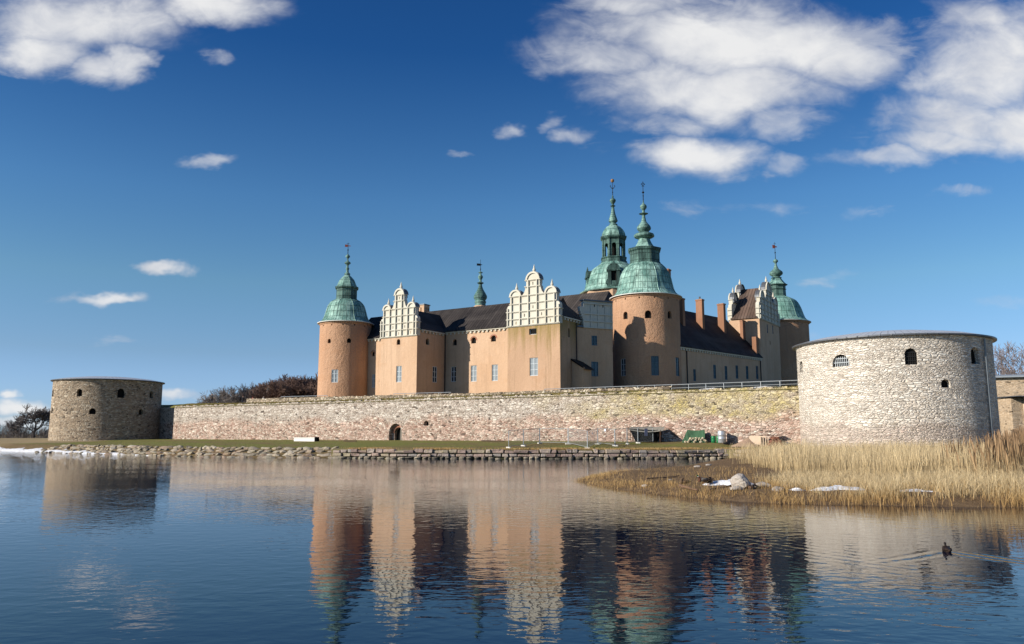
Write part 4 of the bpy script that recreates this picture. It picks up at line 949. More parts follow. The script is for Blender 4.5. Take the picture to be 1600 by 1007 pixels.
# the swimming duck's wake: two spreading arms behind it
DX, DY = 9.8, 18.55; hd = Vector((.24, .97)).normalized(); hp = Vector((hd.y, -hd.x))
rel = VM(nt, 'SUBTRACT', co, (DX, DY, 0))
tb = M(nt, 'MULTIPLY', N(nt, 'ShaderNodeVectorMath', {0: rel, 1: (hd.x, hd.y, 0)}, operation='DOT_PRODUCT').outputs['Value'], -1.0)
lt_ = M(nt, 'ABSOLUTE', N(nt, 'ShaderNodeVectorMath', {0: rel, 1: (hp.x, hp.y, 0)}, operation='DOT_PRODUCT').outputs['Value'])
off = M(nt, 'SUBTRACT', lt_, M(nt, 'ADD', M(nt, 'ADD', M(nt, 'MULTIPLY', tb, .62), M(nt, 'MULTIPLY', M(nt, 'MULTIPLY', tb, tb), .10)), .05))
env = M(nt, 'MULTIPLY', MR(nt, tb, -.15, .15), MR(nt, tb, 2.6, .6, 0, 1, True))
arm = M(nt, 'MULTIPLY', M(nt, 'SINE', M(nt, 'MULTIPLY', off, 13.0)), MR(nt, M(nt, 'ABSOLUTE', off), .9, .05, 0, 1, True))
wk = M(nt, 'MULTIPLY', M(nt, 'MULTIPLY', arm, env), .0045)
# an older wake crossing the reflections
a_ = Vector((5.03, 20.8)); b_ = Vector((6.9, 15.6)); dd = (b_ - a_).normalized(); pp = Vector((dd.y, -dd.x))
rel2 = VM(nt, 'SUBTRACT', co, (a_.x, a_.y, 0))
t2 = N(nt, 'ShaderNodeVectorMath', {0: rel2, 1: (dd.x, dd.y, 0)}, operation='DOT_PRODUCT').outputs['Value']
l2 = N(nt, 'ShaderNodeVectorMath', {0: rel2, 1: (pp.x, pp.y, 0)}, operation='DOT_PRODUCT').outputs['Value']
l2 = M(nt, 'SUBTRACT', l2, M(nt, 'MULTIPLY', M(nt, 'MULTIPLY', t2, t2), -.03))
w2 = M(nt, 'MULTIPLY', M(nt, 'SINE', M(nt, 'MULTIPLY', l2, 15.0)), M(nt, 'MULTIPLY', MR(nt, M(nt, 'ABSOLUTE', M(nt, 'ADD', l2, .35)), 2.2, .1, 0, 1, True), M(nt, 'MULTIPLY', MR(nt, t2, -.2, 1.0), MR(nt, t2, 7.5, 3.0, 0, 1, True))))
hh = M(nt, 'ADD', hh, M(nt, 'ADD', wk, M(nt, 'MULTIPLY', w2, .0010)))
bump(nt, b, hh, 1.0)
tag(MB().add([(-6000, -60, 0), (6000, -60, 0), (6000, 7000, 0), (-6000, 7000, 0)], [(0, 1, 2, 3)]).build('water', WATER), kind='structure')

# ---- polyline helpers along the shore
SP = [Vector(p) for p in SHORE]
def shore_at(x):
    for a, b2 in zip(SP, SP[1:]):
        if a.x <= x <= b2.x:
            t = (x - a.x) / (b2.x - a.x); d = (b2 - a).normalized(); return a.lerp(b2, t), d, Vector((-d.y, d.x))
# quay wall: two courses of granite blocks on rough footing stones
def rough_block(mb, c, d, n, L, D, H, z, j=.05):
    vs = []
    for k, (a, q, h) in enumerate(((-.5, 0, 0), (.5, 0, 0), (.5, 1, 0), (-.5, 1, 0), (-.5, 0, 1), (.5, 0, 1), (.5, 1, 1), (-.5, 1, 1))):
        p = Vector(c) + d * (a * L) + n * (q * D)
        vs.append(Vector((p.x + random.uniform(-j, j), p.y + random.uniform(-j, j) * (1 if q == 0 else 0), z + h * H + random.uniform(-j, j) * .5)))
    bm_ = bmesh.new(); bv = [bm_.verts.new(v) for v in vs]
    for f in ((3, 2, 1, 0), (4, 5, 6, 7), (0, 1, 5, 4), (1, 2, 6, 5), (2, 3, 7, 6), (3, 0, 4, 7)): bm_.faces.new([bv[i] for i in f])
    bmesh.ops.bevel(bm_, geom=bm_.edges[:], offset=min(.06, H * .2), segments=1, affect='EDGES')
    bm_.verts.index_update(); mb.add([v.co[:] for v in bm_.verts], [[v.index for v in f.verts] for f in bm_.faces]); bm_.free()
quay = tag(empty('quay_wall', (XQ + 20, shore_at(XQ + 20)[0].y, 0)), 'low two-course granite quay wall along the water below the lawn', 'quay wall')
for nm, z, H, lo, hi, off_, mt in (('top_course', .62, .42, .6, 1.7, .12, QUAY), ('lower_course', .22, .42, .45, 1.35, .02, QUAY)):
    mb = MB(); x = XQ + .3
    while x < XR + 4:
        L = random.uniform(lo, hi); p, d, n = shore_at(x + L * .5 * .98)
        rough_block(mb, p + n * (off_ + random.uniform(-.14, .12)), d, n, L - random.uniform(.03, .12), 1.3, H - .03 + random.uniform(-.13, .06 if nm == 'top_course' else -.02), z, .08); x += L * d.x
    o = mb.build(nm, mt, quay); o.matrix_parent_inverse = Matrix.Translation(-quay.location)
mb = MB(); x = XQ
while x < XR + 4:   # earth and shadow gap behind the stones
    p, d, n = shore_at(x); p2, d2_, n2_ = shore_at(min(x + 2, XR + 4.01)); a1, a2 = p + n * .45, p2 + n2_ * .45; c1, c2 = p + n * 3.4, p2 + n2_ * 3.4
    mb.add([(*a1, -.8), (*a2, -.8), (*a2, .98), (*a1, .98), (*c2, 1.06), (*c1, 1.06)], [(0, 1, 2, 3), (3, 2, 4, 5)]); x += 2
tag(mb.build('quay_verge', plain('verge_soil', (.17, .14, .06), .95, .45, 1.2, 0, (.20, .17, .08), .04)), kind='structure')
# rocks: a few shapes, copied
def rock_mesh(seed, sx=1, sy=1, sz=.6, sub=2, name='rock', mat=ROCK):
    r = random.Random(seed); bm_ = bmesh.new(); bmesh.ops.create_icosphere(bm_, subdivisions=sub, radius=.5)
    offs = [(Vector((r.gauss(0, 1), r.gauss(0, 1), r.gauss(0, 1))).normalized(), r.uniform(.30, .46)) for _ in range(9)]
    for v in bm_.verts:
        for nrm, dd_ in offs:
            h = v.co.dot(nrm)
            if h > dd_: v.co -= nrm * (h - dd_) * .85
        v.co += Vector((r.uniform(-1, 1), r.uniform(-1, 1), r.uniform(-1, 1))) * .018
        v.co.x *= sx; v.co.y *= sy; v.co.z *= sz
    me = bpy.data.meshes.new(name); bm_.to_mesh(me); bm_.free(); me.materials.append(mat); return me
RM = [rock_mesh(k, random.uniform(.9, 1.3), random.uniform(.6, .95), random.uniform(.45, .7), 1 + k % 2) for k in range(9)]
FM = [rock_mesh(40 + k, random.uniform(.9, 1.2), .9, random.uniform(.5, .7), 2, 'footing_stone', FOOT) for k in range(5)]
x = XQ + .2; nfoot = 0
while x < XR and nfoot < 110:
    L = random.uniform(.55, .95); p, d, n = shore_at(x)
    o = link('footing_stone', random.choice(FM), None, (*(p + n * random.uniform(-.12, .15)), random.uniform(-.02, .1)), random.uniform(-.3, .3)); o.scale = (L * .95, .7, random.uniform(.45, .7))
    tag(o, 'rough wet stone at the waterline under the granite quay wall', 'stone', 'footing stones along the quay'); x += L; nfoot += 1
xl = wat(55, 707)[0]; nr = 0
rows = 4; xx = np.linspace(xl, XQ + 1.2, 75)
for j in range(rows):
    for i, x in enumerate(xx):
        p, d, n = shore_at(min(x + random.uniform(-.5, .5) + (j % 2) * .6, XQ + 1.2)); dd_ = -.1 + 3.6 * j / (rows - 1) + random.uniform(-.2, .2)
        q = p + n * dd_; z = float(ground_z(np.array([q.x]), np.array([q.y]))[0][0]) if q.x < XQ else .25 * dd_
        o = link('shore_rock', random.choice(RM), None, (q.x, q.y, z + .0), random.uniform(-.6, .6) + math.atan2(d.y, d.x)); s = random.uniform(.85, 1.35)
        o.scale = (s * 1.1, s * random.uniform(.75, 1.0), s * random.uniform(.6, .9)); o.rotation_euler.x = random.uniform(.1, .5); o.rotation_euler.y = random.uniform(-.35, .35)
        tag(o, 'pale mossy boulder in the sloping stone bank left of the quay', 'rock', 'rocks of the stone bank'); nr += 1
# snow
m, nt, b, co = new_mat('snow'); SNOW = m
nt.links.new(MIX(nt, MR(nt, NOISE(nt, co, 3.0, 6, .7), .42, .7), (.84, .85, .88), (.52, .47, .40)), b.inputs['Base Color']); b.inputs['Roughness'].default_value = .6
bump(nt, b, NOISE(nt, co, 4.0, 5, .6), .08)
mb = MB(); pts = []
x = wat(-120, 702)[0]
while x < wat(250, 712)[0]:
    p, d, n = shore_at(x); k = (x - wat(-120, 702)[0]) / (wat(250, 712)[0] - wat(-120, 702)[0])
    wmax = (1.35 + .35 * math.sin(x * .9) + random.uniform(-.4, .4)) * (1 if k < .7 else max(.1, (1 - k) / .3))
    lo = -.15 + random.uniform(-.2, .2); pts.append((p + n * lo, p + n * (lo + wmax * .35), p + n * (lo + wmax), wmax)); x += .5
for (a0, a1, a2, wa), (b0, b1, b2, wb) in zip(pts, pts[1:]):
    za, zb = .03 + .16 * wa, .03 + .16 * wb
    mb.add([(*a0, -.05), (*b0, -.05), (*b1, zb), (*a1, za), (*b2, .30 * wb), (*a2, .30 * wa)], [(0, 1, 2, 3), (3, 2, 4, 5)])
o = mb.build('snow_strip', SNOW, None, (0, 0, 0), 0, 60); tag(o, kind='stuff')
SNOWP = []
def snow_patch(px, py, rx, ry, h, z0, label):
    x0, y0 = wat(px, py, z0); mb = MB(); n = 22; rings = 5; vs = [(0, 0, h)]; fs = []
    for r in range(1, rings + 1):
        for k in range(n):
            a = 2 * math.pi * k / n; jj = 1 + (.28 * math.sin(3 * a + px) + .2 * math.sin(5 * a + py) + .12 * math.sin(9 * a)) * (r / rings)
            vs.append((rx * r / rings * jj * math.cos(a), ry * r / rings * jj * math.sin(a), h * (1 - (r / rings) ** 2) * (.6 + .4 * math.sin(2 * a + r + px)) + random.uniform(-.012, .012) - (.06 if r == rings else 0)))
    for k in range(n): fs.append((0, 1 + k, 1 + (k + 1) % n))
    for r in range(rings - 1):
        for k in range(n): fs.append((1 + r * n + k, 1 + (r + 1) * n + k, 1 + (r + 1) * n + (k + 1) % n, 1 + r * n + (k + 1) % n))
    zz = float(ground_z(np.array([x0]), np.array([y0]))[0][0]) if z0 < 2 else z0
    SNOWP.append((x0, y0 - .15, rx * 1.1, ry + .35))
    o = mb.add(vs, fs).build('snow_patch', SNOW, None, (x0, y0, zz), 0, 70); tag(o, label, 'snow'); return o
snow_patch(1142, 757, 1.15, .8, .24, .3, 'patch of melting snow against the left side of the granite boulder')
snow_patch(1310, 767, 1.1, .4, .15, .3, 'longest strip of melting snow among the reeds, right of the boulder')
snow_patch(1428, 770, .8, .3, .10, .3, 'thin strip of snow in the reeds, furthest to the right')
snow_patch(1245, 766, .4, .2, .12, .3, 'small snow remnant between the boulder and the longest snow strip')

# ================================================================== CURTAIN WALL, RAMPART, BASTIONS
def fortress(name, label, cat, u, w, z):
    x, y = wld(u, w); o = empty(name, (x, y, z), ANG); o['off'] = 0; del o['off']
    tag(o, label, cat); return o
def fpart(root, u, w, z, mb, name, mats, smooth=None, label=None):
    o = mb.build(name, mats, root, (-u, -w, -z), 0, smooth)
    if label: o['label'] = label
    return o
cwall = fortress('curtain_wall', 'long rubble stone rampart wall with an arched doorway, running between the two round bastions', 'wall', 60, .6, 1.6)
mb = MB().box(0, 127, 0, 1.6, .6, 8.25)
wo = fpart(cwall, 60, .6, 1.6, mb, 'wall', ST_WALL)
u, z = hit(617.5, 0, 690); cc_ = MB()
vs, fs = xf(arch(2.75, 3.05, True), (u, 0, z - .15), OUT, -.75, .5); cc_.add(vs, fs)
vs, fs = xf(arch(1.9, 2.45, True), (u + .12, 0, z - .15), OUT, -1.5, -.7); cc2_ = MB().add(vs, fs)
DOOR = (u, z)
u2, z2 = hit(666, 0, 665.5); vs, fs = xf([(-.45, 0), (.45, 0), (.45, .55), (0, .85), (-.45, .55)], (u2, 0, z2), OUT, -1.0, .5); cc_.add(vs, fs)
cut(wo, cc_); cut(wo, cc2_)
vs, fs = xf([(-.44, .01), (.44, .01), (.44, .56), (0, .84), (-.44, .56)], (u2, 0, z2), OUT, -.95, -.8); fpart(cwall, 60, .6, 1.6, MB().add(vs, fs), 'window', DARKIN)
mb = MB(); vs, fs = xf(arch(1.88, 2.44, True), (u + .12, 0, z - .14), OUT, -1.45, -1.35); mb.add(vs, fs); fpart(cwall, 60, .6, 1.6, mb, 'doorway', DARKIN)  # near-black plate stands for the unlit passage
mb = MB()    # brick arch round the doorway
o_, i_ = arc(u + .12, z - .15 + 1.5, 1.36, 0, 180, 14), arc(u + .12, z - .15 + 1.5, .96, 0, 180, 14)
for a in range(14): mb.prism([i_[a], o_[a], o_[a + 1], i_[a + 1]], .66, .735, 'y')
fpart(cwall, 60, .6, 1.6, mb, 'brick_arch', BRICKR)
mb = MB(); mb.prism([(u + .35, z - .1), (u + 1.02, z - .1), (u + 1.02, z + 1.75), (u + .75, z + 2.1), (u + .35, z + 2.2)], .86, .94, 'y')
for k in range(4): mb.box(u + .36 + k * .165, u + .36 + k * .165 + .14, .83, .857, z - .08, z + 1.7)
fpart(cwall, 60, .6, 1.6, mb, 'door', WOODD, label='weathered wooden door leaf standing ajar')
mb = MB()    # loose stones that make the wall top uneven
x = .2
while x < 126:
    L = random.uniform(.35, .8); h = random.uniform(.05, .3); mb.box(x, x + L - .03, .02 + random.uniform(0, .06), .55, 8.22, 8.25 + h); x += L
fpart(cwall, 60, .6, 1.6, mb, 'coping', ST_WALL)
mb = MB().box(-16, 0.0, 4.5, 6.0, .6, 8.5); mb.box(-1.4, -.003, 1.603, 4.5, .6, 8.4)
fpart(cwall, 60, .6, 1.6, mb, 'flank', ST_WALL, label='set-back length of wall in the shade of the round bastion')
# top of the rampart: a grassed slope behind the wall
us = np.concatenate([np.arange(-20, -1, 2.0), [-1.42, -1.38, -.05], np.arange(0, 132, 2.0)]); wsn = np.array([-.12, .3, .8, 1.6, 2.6, 3.9, 6, 9, 12, 20, 40, 75])
prof = np.array([8.12, 8.36, 8.5, 8.6, 8.68, 8.76, 8.78, 8.8, 8.8, 8.8, 8.8, 8.8])
UU, WWg = np.meshgrid(us, wsn); ZZ = np.repeat(prof[:, None], len(us), 1)
ZZ = ZZ + np.clip((20 - UU) / 30, 0, 1) * np.clip(WWg / 4, 0, 1) * .55 - np.clip((UU - 103) / 6, 0, 1) * np.clip(WWg / 4, 0, 1) * .25 + .12 * (vnoise(UU + 40, WWg + 9, 1.6, 5) - .5)
WWg = WWg * np.where(UU < -1.4, .94, 1) + np.where(UU < -1.4, 4.7, 0)
X_ = AX + UU * UX + WWg * WX; Y_ = AY + UU * UY + WWg * WY
m, nt, b, co = new_mat('rampart_turf')
n1 = NOISE(nt, co, .5, 6, .7); n2 = NOISE(nt, co, 3.0, 5, .7)
c = MIX(nt, MR(nt, n1, .4, .62), (.17, .16, .04), (.30, .22, .07)); c = MIX(nt, .6, c, MIX(nt, n2, (.4, .4, .4), (1.5, 1.5, 1.5)), 'MULTIPLY')
nt.links.new(c, b.inputs['Base Color']); bump(nt, b, n2, .2); TURF = m
tag(grid_mesh('rampart_ground', X_, Y_, ZZ, TURF), kind='structure')
# earth body of the rampart (only its left end could ever be seen)
# inner parapet
uA, uB = 17.3, 105.75
par = fortress('stone_parapet', 'low rubble parapet on top of the rampart in front of the castle', 'parapet', 61, 4.3, 8.6)
mb = MB(); NP = 88
for k in range(NP):
    a, b2 = uA + (uB - uA) * k / NP, uA + (uB - uA) * (k + 1) / NP; t = (k + .5) / NP
    zt_ = 9.62 - .42 * min(1, t * 1.6) + random.uniform(-.05, .05); mb.box(a, b2 - .004, 4.0 + random.uniform(-.03, .03), 4.6, 8.3, zt_)
fpart(par, 61, 4.3, 8.6, mb, 'wall', ST_PARA)
mb = MB(); x = uA
while x < uB:
    L = random.uniform(.3, .6); t = (x - uA) / (uB - uA); zt_ = 9.6 - .42 * min(1, t * 1.6); mb.box(x, x + L - .03, 4.05 + random.uniform(-.05, .05), 4.6 + random.uniform(-.05, .05), zt_ - .1, zt_ + random.uniform(.02, .16)); x += L
fpart(par, 61, 4.3, 8.6, mb, 'coping', ST_PARA)
# railings
def railing(u0, u1, w, zfun, hgt, step, label, lower=True):
    um = (u0 + u1) / 2; r = fortress('railing', label, 'railing', um, w, zfun(um)); r['group'] = 'railings along the rampart'
    n = max(2, int(round((u1 - u0) / step)) + 1); ps = [u0 + (u1 - u0) * k / (n - 1) for k in range(n)]
    for k, u in enumerate(ps):
        fpart(r, um, w, zfun(um), MB().tube((u, w, zfun(u) - .05), (u, w, zfun(u) + hgt), .045, n=6), 'post', STEEL)
    for frac in ((1.0, .55) if lower else (1.0,)):
        mb = MB()
        for a, b2 in zip(ps, ps[1:]): mb.tube((a, w, zfun(a) + hgt * frac), (b2, w, zfun(b2) + hgt * frac), .05 if frac == 1 else .035, n=6)
        fpart(r, um, w, zfun(um), mb, 'rail', STEEL)
zpar = lambda u: 9.6 - .42 * min(1, (u - uA) / (uB - uA) * 1.6) - .05
railing(26, 38.5, 5.1, zpar, .42, 3.2, 'grey metal railing on the parapet left of the left round tower', False)
railing(54.6, 67.0, 5.1, zpar, .42, 2.6, 'grey metal railing on the parapet in front of the recess between the two white gables', False)
railing(85.0, 105.6, 5.1, zpar, .42, 2.6, 'grey metal railing on the parapet before the shaded corner right of the stained gabled bay', False)
railing(105.9, 125.5, 4.2, lambda u: 8.45, 1.02, 2.6, 'grey two-bar railing standing on the turf at the right end of the rampart')
for (px, py, rx, ry) in ((1116, 610.5, 1.6, .7), (1196, 607.8, 2.0, .8)):
    u, z = hit(px, 2.6, py); x, y = wld(u, 2.4); o = snow_patch(1310, 768, rx, ry, .22, .3, 'patch of snow on the rampart turf below the railing, ' + ('smaller and nearer the parapet end' if px < 1150 else 'larger and nearer the right bastion')); o.location = (x, y, 8.55); o.rotation_euler.z = ANG
# bastions
def bastion(C, rad, z0, ze, rise, mat, label, wins, roof_mats, rim=.45):
    r = tag(empty('bastion', (C[0], C[1], z0)), label, 'bastion')
    mb = MB(); mb.lathe([(rad * 1.004, z0 - 1.2), (rad, z0 + 4), (rad * .997, ze - .25), (rad * 1.006, ze)], 144)
    w = Wall(mb.build('wall', mat, r, (0, 0, -z0), 0, 40))
    for (px, py, kind, ww, h) in wins:
        a, z = hit_cyl(px, py, C, rad); p = (rad * math.cos(a), rad * math.sin(a), z)
        lab = 'barred window' if kind in ('half', 'bars') else None
        if kind == 'half':   w.window(p, a, ww, h, 9, 3, FRAME, DARKIN, 'arched', .35, label=lab)
        elif kind == 'bars': w.window(p, a, ww, h, 6, 4, IRON, DARKIN, 'arched', .35, label=lab)
        elif kind == 'sq':   w.window(p, a, ww, h, 1, 1, IRON, DARKIN, 'casement', .7)
        else:                w.window(p, a, ww, h, 0, 0, FRAME, DARKIN, 'arched', .6)
    wo_ = w.done()
    rb = MB(); R_ = rad + rim
    rb.lathe([(rad - .3, ze + .003), (R_ - .03, ze + .02), (R_, ze + .06), (R_, ze + .2)], 144, 0, 1, cap=False)
    rb.lathe([(R_ - .004, ze + .2), (R_ * .8, ze + .2 + rise * .42), (R_ * .5, ze + .2 + rise * .8), (R_ * .25, ze + .2 + rise * .96), (.05, ze + .2 + rise)], 144, 0, 0, cap=False)
    rb.build('roof', roof_mats, r, (0, 0, -z0), 0, 25); return r, wo_
rb_ang = R(90 - 25.4); CB = (105 * math.cos(rb_ang), 105 * math.sin(rb_ang))
rbast, _w = bastion(CB, 10.55, 1.6, 13.1, 1.3, ST_BAST, 'big pale rubble-stone round bastion with a low zinc roof, rising behind the reeds', ((1313.5, 573, 'half', 2.05, 1.35), (1424.5, 570, 'bars', 1.25, 1.75), (1525.5, 569, 'arch', 1.45, 1.8), (1478.5, 606, 'arch', 1.05, .9), (1252, 583, 'arch', 1.2, 1.4)), (ZINC, LEAD))
a, z = hit_cyl(1541, 600, CB, 10.55); px_, py_ = 10.72 * math.cos(a), 10.72 * math.sin(a)
MB().tube((px_, py_, -.3), (px_, py_, 11.3), .1, n=8).build('downpipe', PIPE, rbast)
lb_ang = R(90 + 26.7); CL_ = (193.3 * math.cos(lb_ang), 193.3 * math.sin(lb_ang))
bastion(CL_, 10.6, 1.5, 13.75, 1.0, ST_BAST2, 'brown rubble-stone round bastion at the far left, half in shade, beside the snowy shore', ((82, 620, 'arch', 1.1, 1.5), (123.6, 619.5, 'arch', 1.1, 1.5), (188.7, 622, 'arch', 1.35, 1.9), (236.5, 622.5, 'arch', 1.1, 1.5), (80.8, 646, 'arch', 1.0, 1.2), (144, 647.5, 'arch', 1.25, 1.2), (220, 648.5, 'arch', 1.0, 1.2)), (ZINC, LEAD))
# stone building seen past the right bastion
p = at(1562, 640, 122); gh = tag(empty('gatehouse', (p.x + 6, p.y + 4, 1.6), R(-25)), 'tan brick building with a grey roof, at the right edge behind the big bastion', 'building')
W2 = Wall(MB().box(-8, 30, -4, 8, -1, 9.75).build('wall', ST_TAN, gh))
xw = -4.6
W2.window((xw, -4, 4.55 + .75), -math.pi / 2, .75, 1.4, 1, 1, IRON, DARKIN, 'casement', .3); W2.done()
MB().box(-8.5, 30.5, -4.7, 8.7, 9.754, 10.0).add([(-8.5, -4.7, 10.003), (30.5, -4.7, 10.003), (30.5, 8.7, 10.003), (-8.5, 8.7, 10.003), (-4, 2, 10.6), (26, 2, 10.6)], [(0, 1, 5, 4), (1, 2, 5), (2, 3, 4, 5), (3, 0, 4), (3, 2, 1, 0)]).build('roof', plain('slate_grey_roof', (.26, .29, .32), .6, .2, 1.5), gh)
MB().box(3.4, 4.0, -1, -.4, 9.9, 11.3).build('chimney', CHIM, gh)
p = at(1582, 640, 116); gy = tag(empty('gate_wall', (p.x + 2.5, p.y + 1, 1.6)), 'pale rendered gate wall with a flat cap, in front of the tan brick building', 'wall')
MB().box(-2.6, -.9, -1, 4, -1.0, 6.3).build('wall', ST_TAN, gy); MB().add([(-.9 + .003, -1.4, -1), (.85, -2.6, -1), (.85, 4, -1), (-.897, 4, -1), (-.897, -1.4, 6.4), (.85, -2.6, 6.3), (.85, 4, 6.3), (-.897, 4, 6.4)], [(3, 2, 1, 0), (4, 5, 6, 7), (0, 1, 5, 4), (1, 2, 6, 5), (2, 3, 7, 6), (3, 0, 4, 7)]).build('pier', plaster('pale_render', (.66, .52, .40), (.60, .46, .35), (.4, .3, .2), None, .02), gy)
MB().box(-3.0, 1.2, -2.9, 4, 6.42, 6.55).build('cap', LEAD, gy)

# ================================================================== VEGETATION
def tree_meshes(seed, h, spread=.45, lv=6, mat_t=None, mat_c=None, twig=.035, lean=0, base=.16, split=(2, 3), l0=.27):
    """bare winter tree: (trunk and limbs, fine crown of twigs)"""
    r = random.Random(seed); T = MB(); Cn = MB()
    def grow(p, d, L, rad, l):
        mb = T if l < 3 else Cn; n = 6 if l < 2 else (4 if l < 3 else 3)
        mid = p + d * L * .55 + Vector((r.uniform(-1, 1), r.uniform(-1, 1), r.uniform(-.3, .6))) * L * .06; e = p + d * L
        mb.tube(p, mid, rad, rad * .85, n); mb.tube(mid, e, rad * .85, rad * .68, n)
        if l >= lv: return
        k = r.randint(*split) + (1 if l in (0, 3, 4) else 0)
        for i in range(k):
            ax = d.orthogonal().normalized(); ax.rotate(Matrix.Rotation(r.uniform(0, 6.283), 3, d))
            nd = d.copy(); nd.rotate(Matrix.Rotation(r.uniform(.25, .85) * (spread / .45), 3, ax)); nd = (nd + Vector((0, 0, .16 if l < 4 else .05))).normalized()
            s = e if i < 2 else p + d * L * r.uniform(.45, .95)
            grow(s, nd, L * r.uniform(.66, .84), max(twig * .5, rad * r.uniform(.5, .68)), l + 1)
    grow(Vector((0, 0, -.2)), Vector((lean, 0, 1)).normalized(), h * l0, h * base * .12, 0)
    a, b2 = T.build('trunk', mat_t), Cn.build('crown', mat_c); ma, mc = a.data, b2.data
    bpy.data.objects.remove(a); bpy.data.objects.remove(b2); return ma, mc
BARK = plain('bark', (.10, .085, .07), .95, .3, 2); TWIG = plain('twigs', (.20, .17, .15), .95, .3, .5); TWIG_R = plain('reddish_twigs', (.155, .095, .072), .95, .3, .5); TWIG_D = plain('dark_twigs', (.15, .13, .12), .95, .3, .5)
def plant_tree(ms, x, y, z, s, rz, label, group=None, sz=1.0, mc=None):
    hm = max(v.co.z for v in ms[1].vertices); s = s / hm
    o = empty('bare_tree', (x, y, z), rz); o.scale = (s, s, s * sz); tag(o, label, 'tree', group)
    link('trunk', ms[0], o); link('crown', ms[1], o); return o
TV_GREY = [tree_meshes(100 + k, 10, .46, 6, BARK, TWIG, .06) for k in range(3)]
TV_RED = [tree_meshes(200 + k, 10, .42, 6, BARK, TWIG_R, .085, 0, .15, (3, 3)) for k in range(2)]
TV_ROUND = tree_meshes(411, 10, .62, 6, BARK, TWIG_D, .04, 0, .12, (3, 4), .11)
TV_OPEN = [tree_meshes(500 + k, 10, .40, 6, BARK, plain('mauve_twigs', (.19, .155, .15), .95, .3, .5) if k == 0 else bpy.data.materials['mauve_twigs'], .03, 0, .12, (2, 3), .24) for k in range(2)]
# woodland behind the rampart
for k in range(12):
    px = 322 + k * 9.5; top = float(np.interp(px, [318, 335, 350, 375, 400, 425, 445], [626, 614, 604, 599, 596, 594, 593])) + random.uniform(-1.5, 1.5); Y = 262 + random.uniform(-10, 16)
    p = at(px, top, Y); plant_tree(TV_GREY[k % 3], p.x, Y, 1.5, p.z - 1.5, random.uniform(0, 6), 'grey leafless tree of the woodland beyond the rampart, left of the castle', 'grey woodland trees', 1.0)
for k in range(20):
    px = 414 + (k % 10) * 9.5 + random.uniform(-2, 2); top = float(np.interp(px, [405, 425, 450, 475, 500, 520], [597, 593, 590, 586, 584, 583])) + random.uniform(-1, 2.5) + (k // 10) * 4; Y = 285 + random.uniform(-14, 10) - (k // 10) * 20
    p = at(px, top, Y); plant_tree(TV_RED[k % 2], p.x, Y, 1.5, p.z - 1.5, random.uniform(0, 6), 'reddish-brown leafless tree of the dense woodland close to the left round tower', 'brown woodland trees', 1.0)
p = at(58, 631, 232); plant_tree(TV_ROUND, p.x, 232, 1.4, p.z - 1.4, .4, 'round-crowned bare tree standing by itself left of the far left bastion')
p = at(20, 655, 300); plant_tree(TV_GREY[1], p.x, 300, 1.4, p.z - 1.4, 1.4, 'small distant bare tree on the horizon at the far left edge')
p = at(1567, 536, 205); plant_tree(TV_OPEN[1], p.x, 205, 1.6, p.z - 1.6, 2.0, 'bare tree between the right bastion and the right picture edge, its whole crown visible')
p = at(1604, 533, 196); plant_tree(TV_OPEN[0], p.x, 196, 1.6, p.z - 1.6, 4.0, 'bare tree cut by the right picture edge, above the tan brick building')
# thicket along the far left shore
mb = MB(); r = random.Random(5)
for k in range(1500):
    x = -205 + 90 * r.random(); y = 222 + 26 * r.random(); h = r.uniform(2.2, 4.6) * (.75 + .5 * float(vnoise(np.array([x]), np.array([3.0]), 9, 12)[0])); dx, dy = r.gauss(0, .5), r.gauss(0, .5)
    mb.tube((x, y, 1), (x + dx, y + dy, 1 + h), .07, .03, 3)
    for q in range(3): f = r.uniform(.3, .9); mb.tube((x + dx * f, y + dy * f, 1 + h * f), (x + dx * f + r.gauss(0, .6), y + dy * f + r.gauss(0, .6), 1 + h * f + r.uniform(.3, 1.1)), .05, .025, 3)
tag(mb.build('thicket', TWIG_D), 'dark leafless thicket low along the far left shore', 'thicket', kind='stuff')

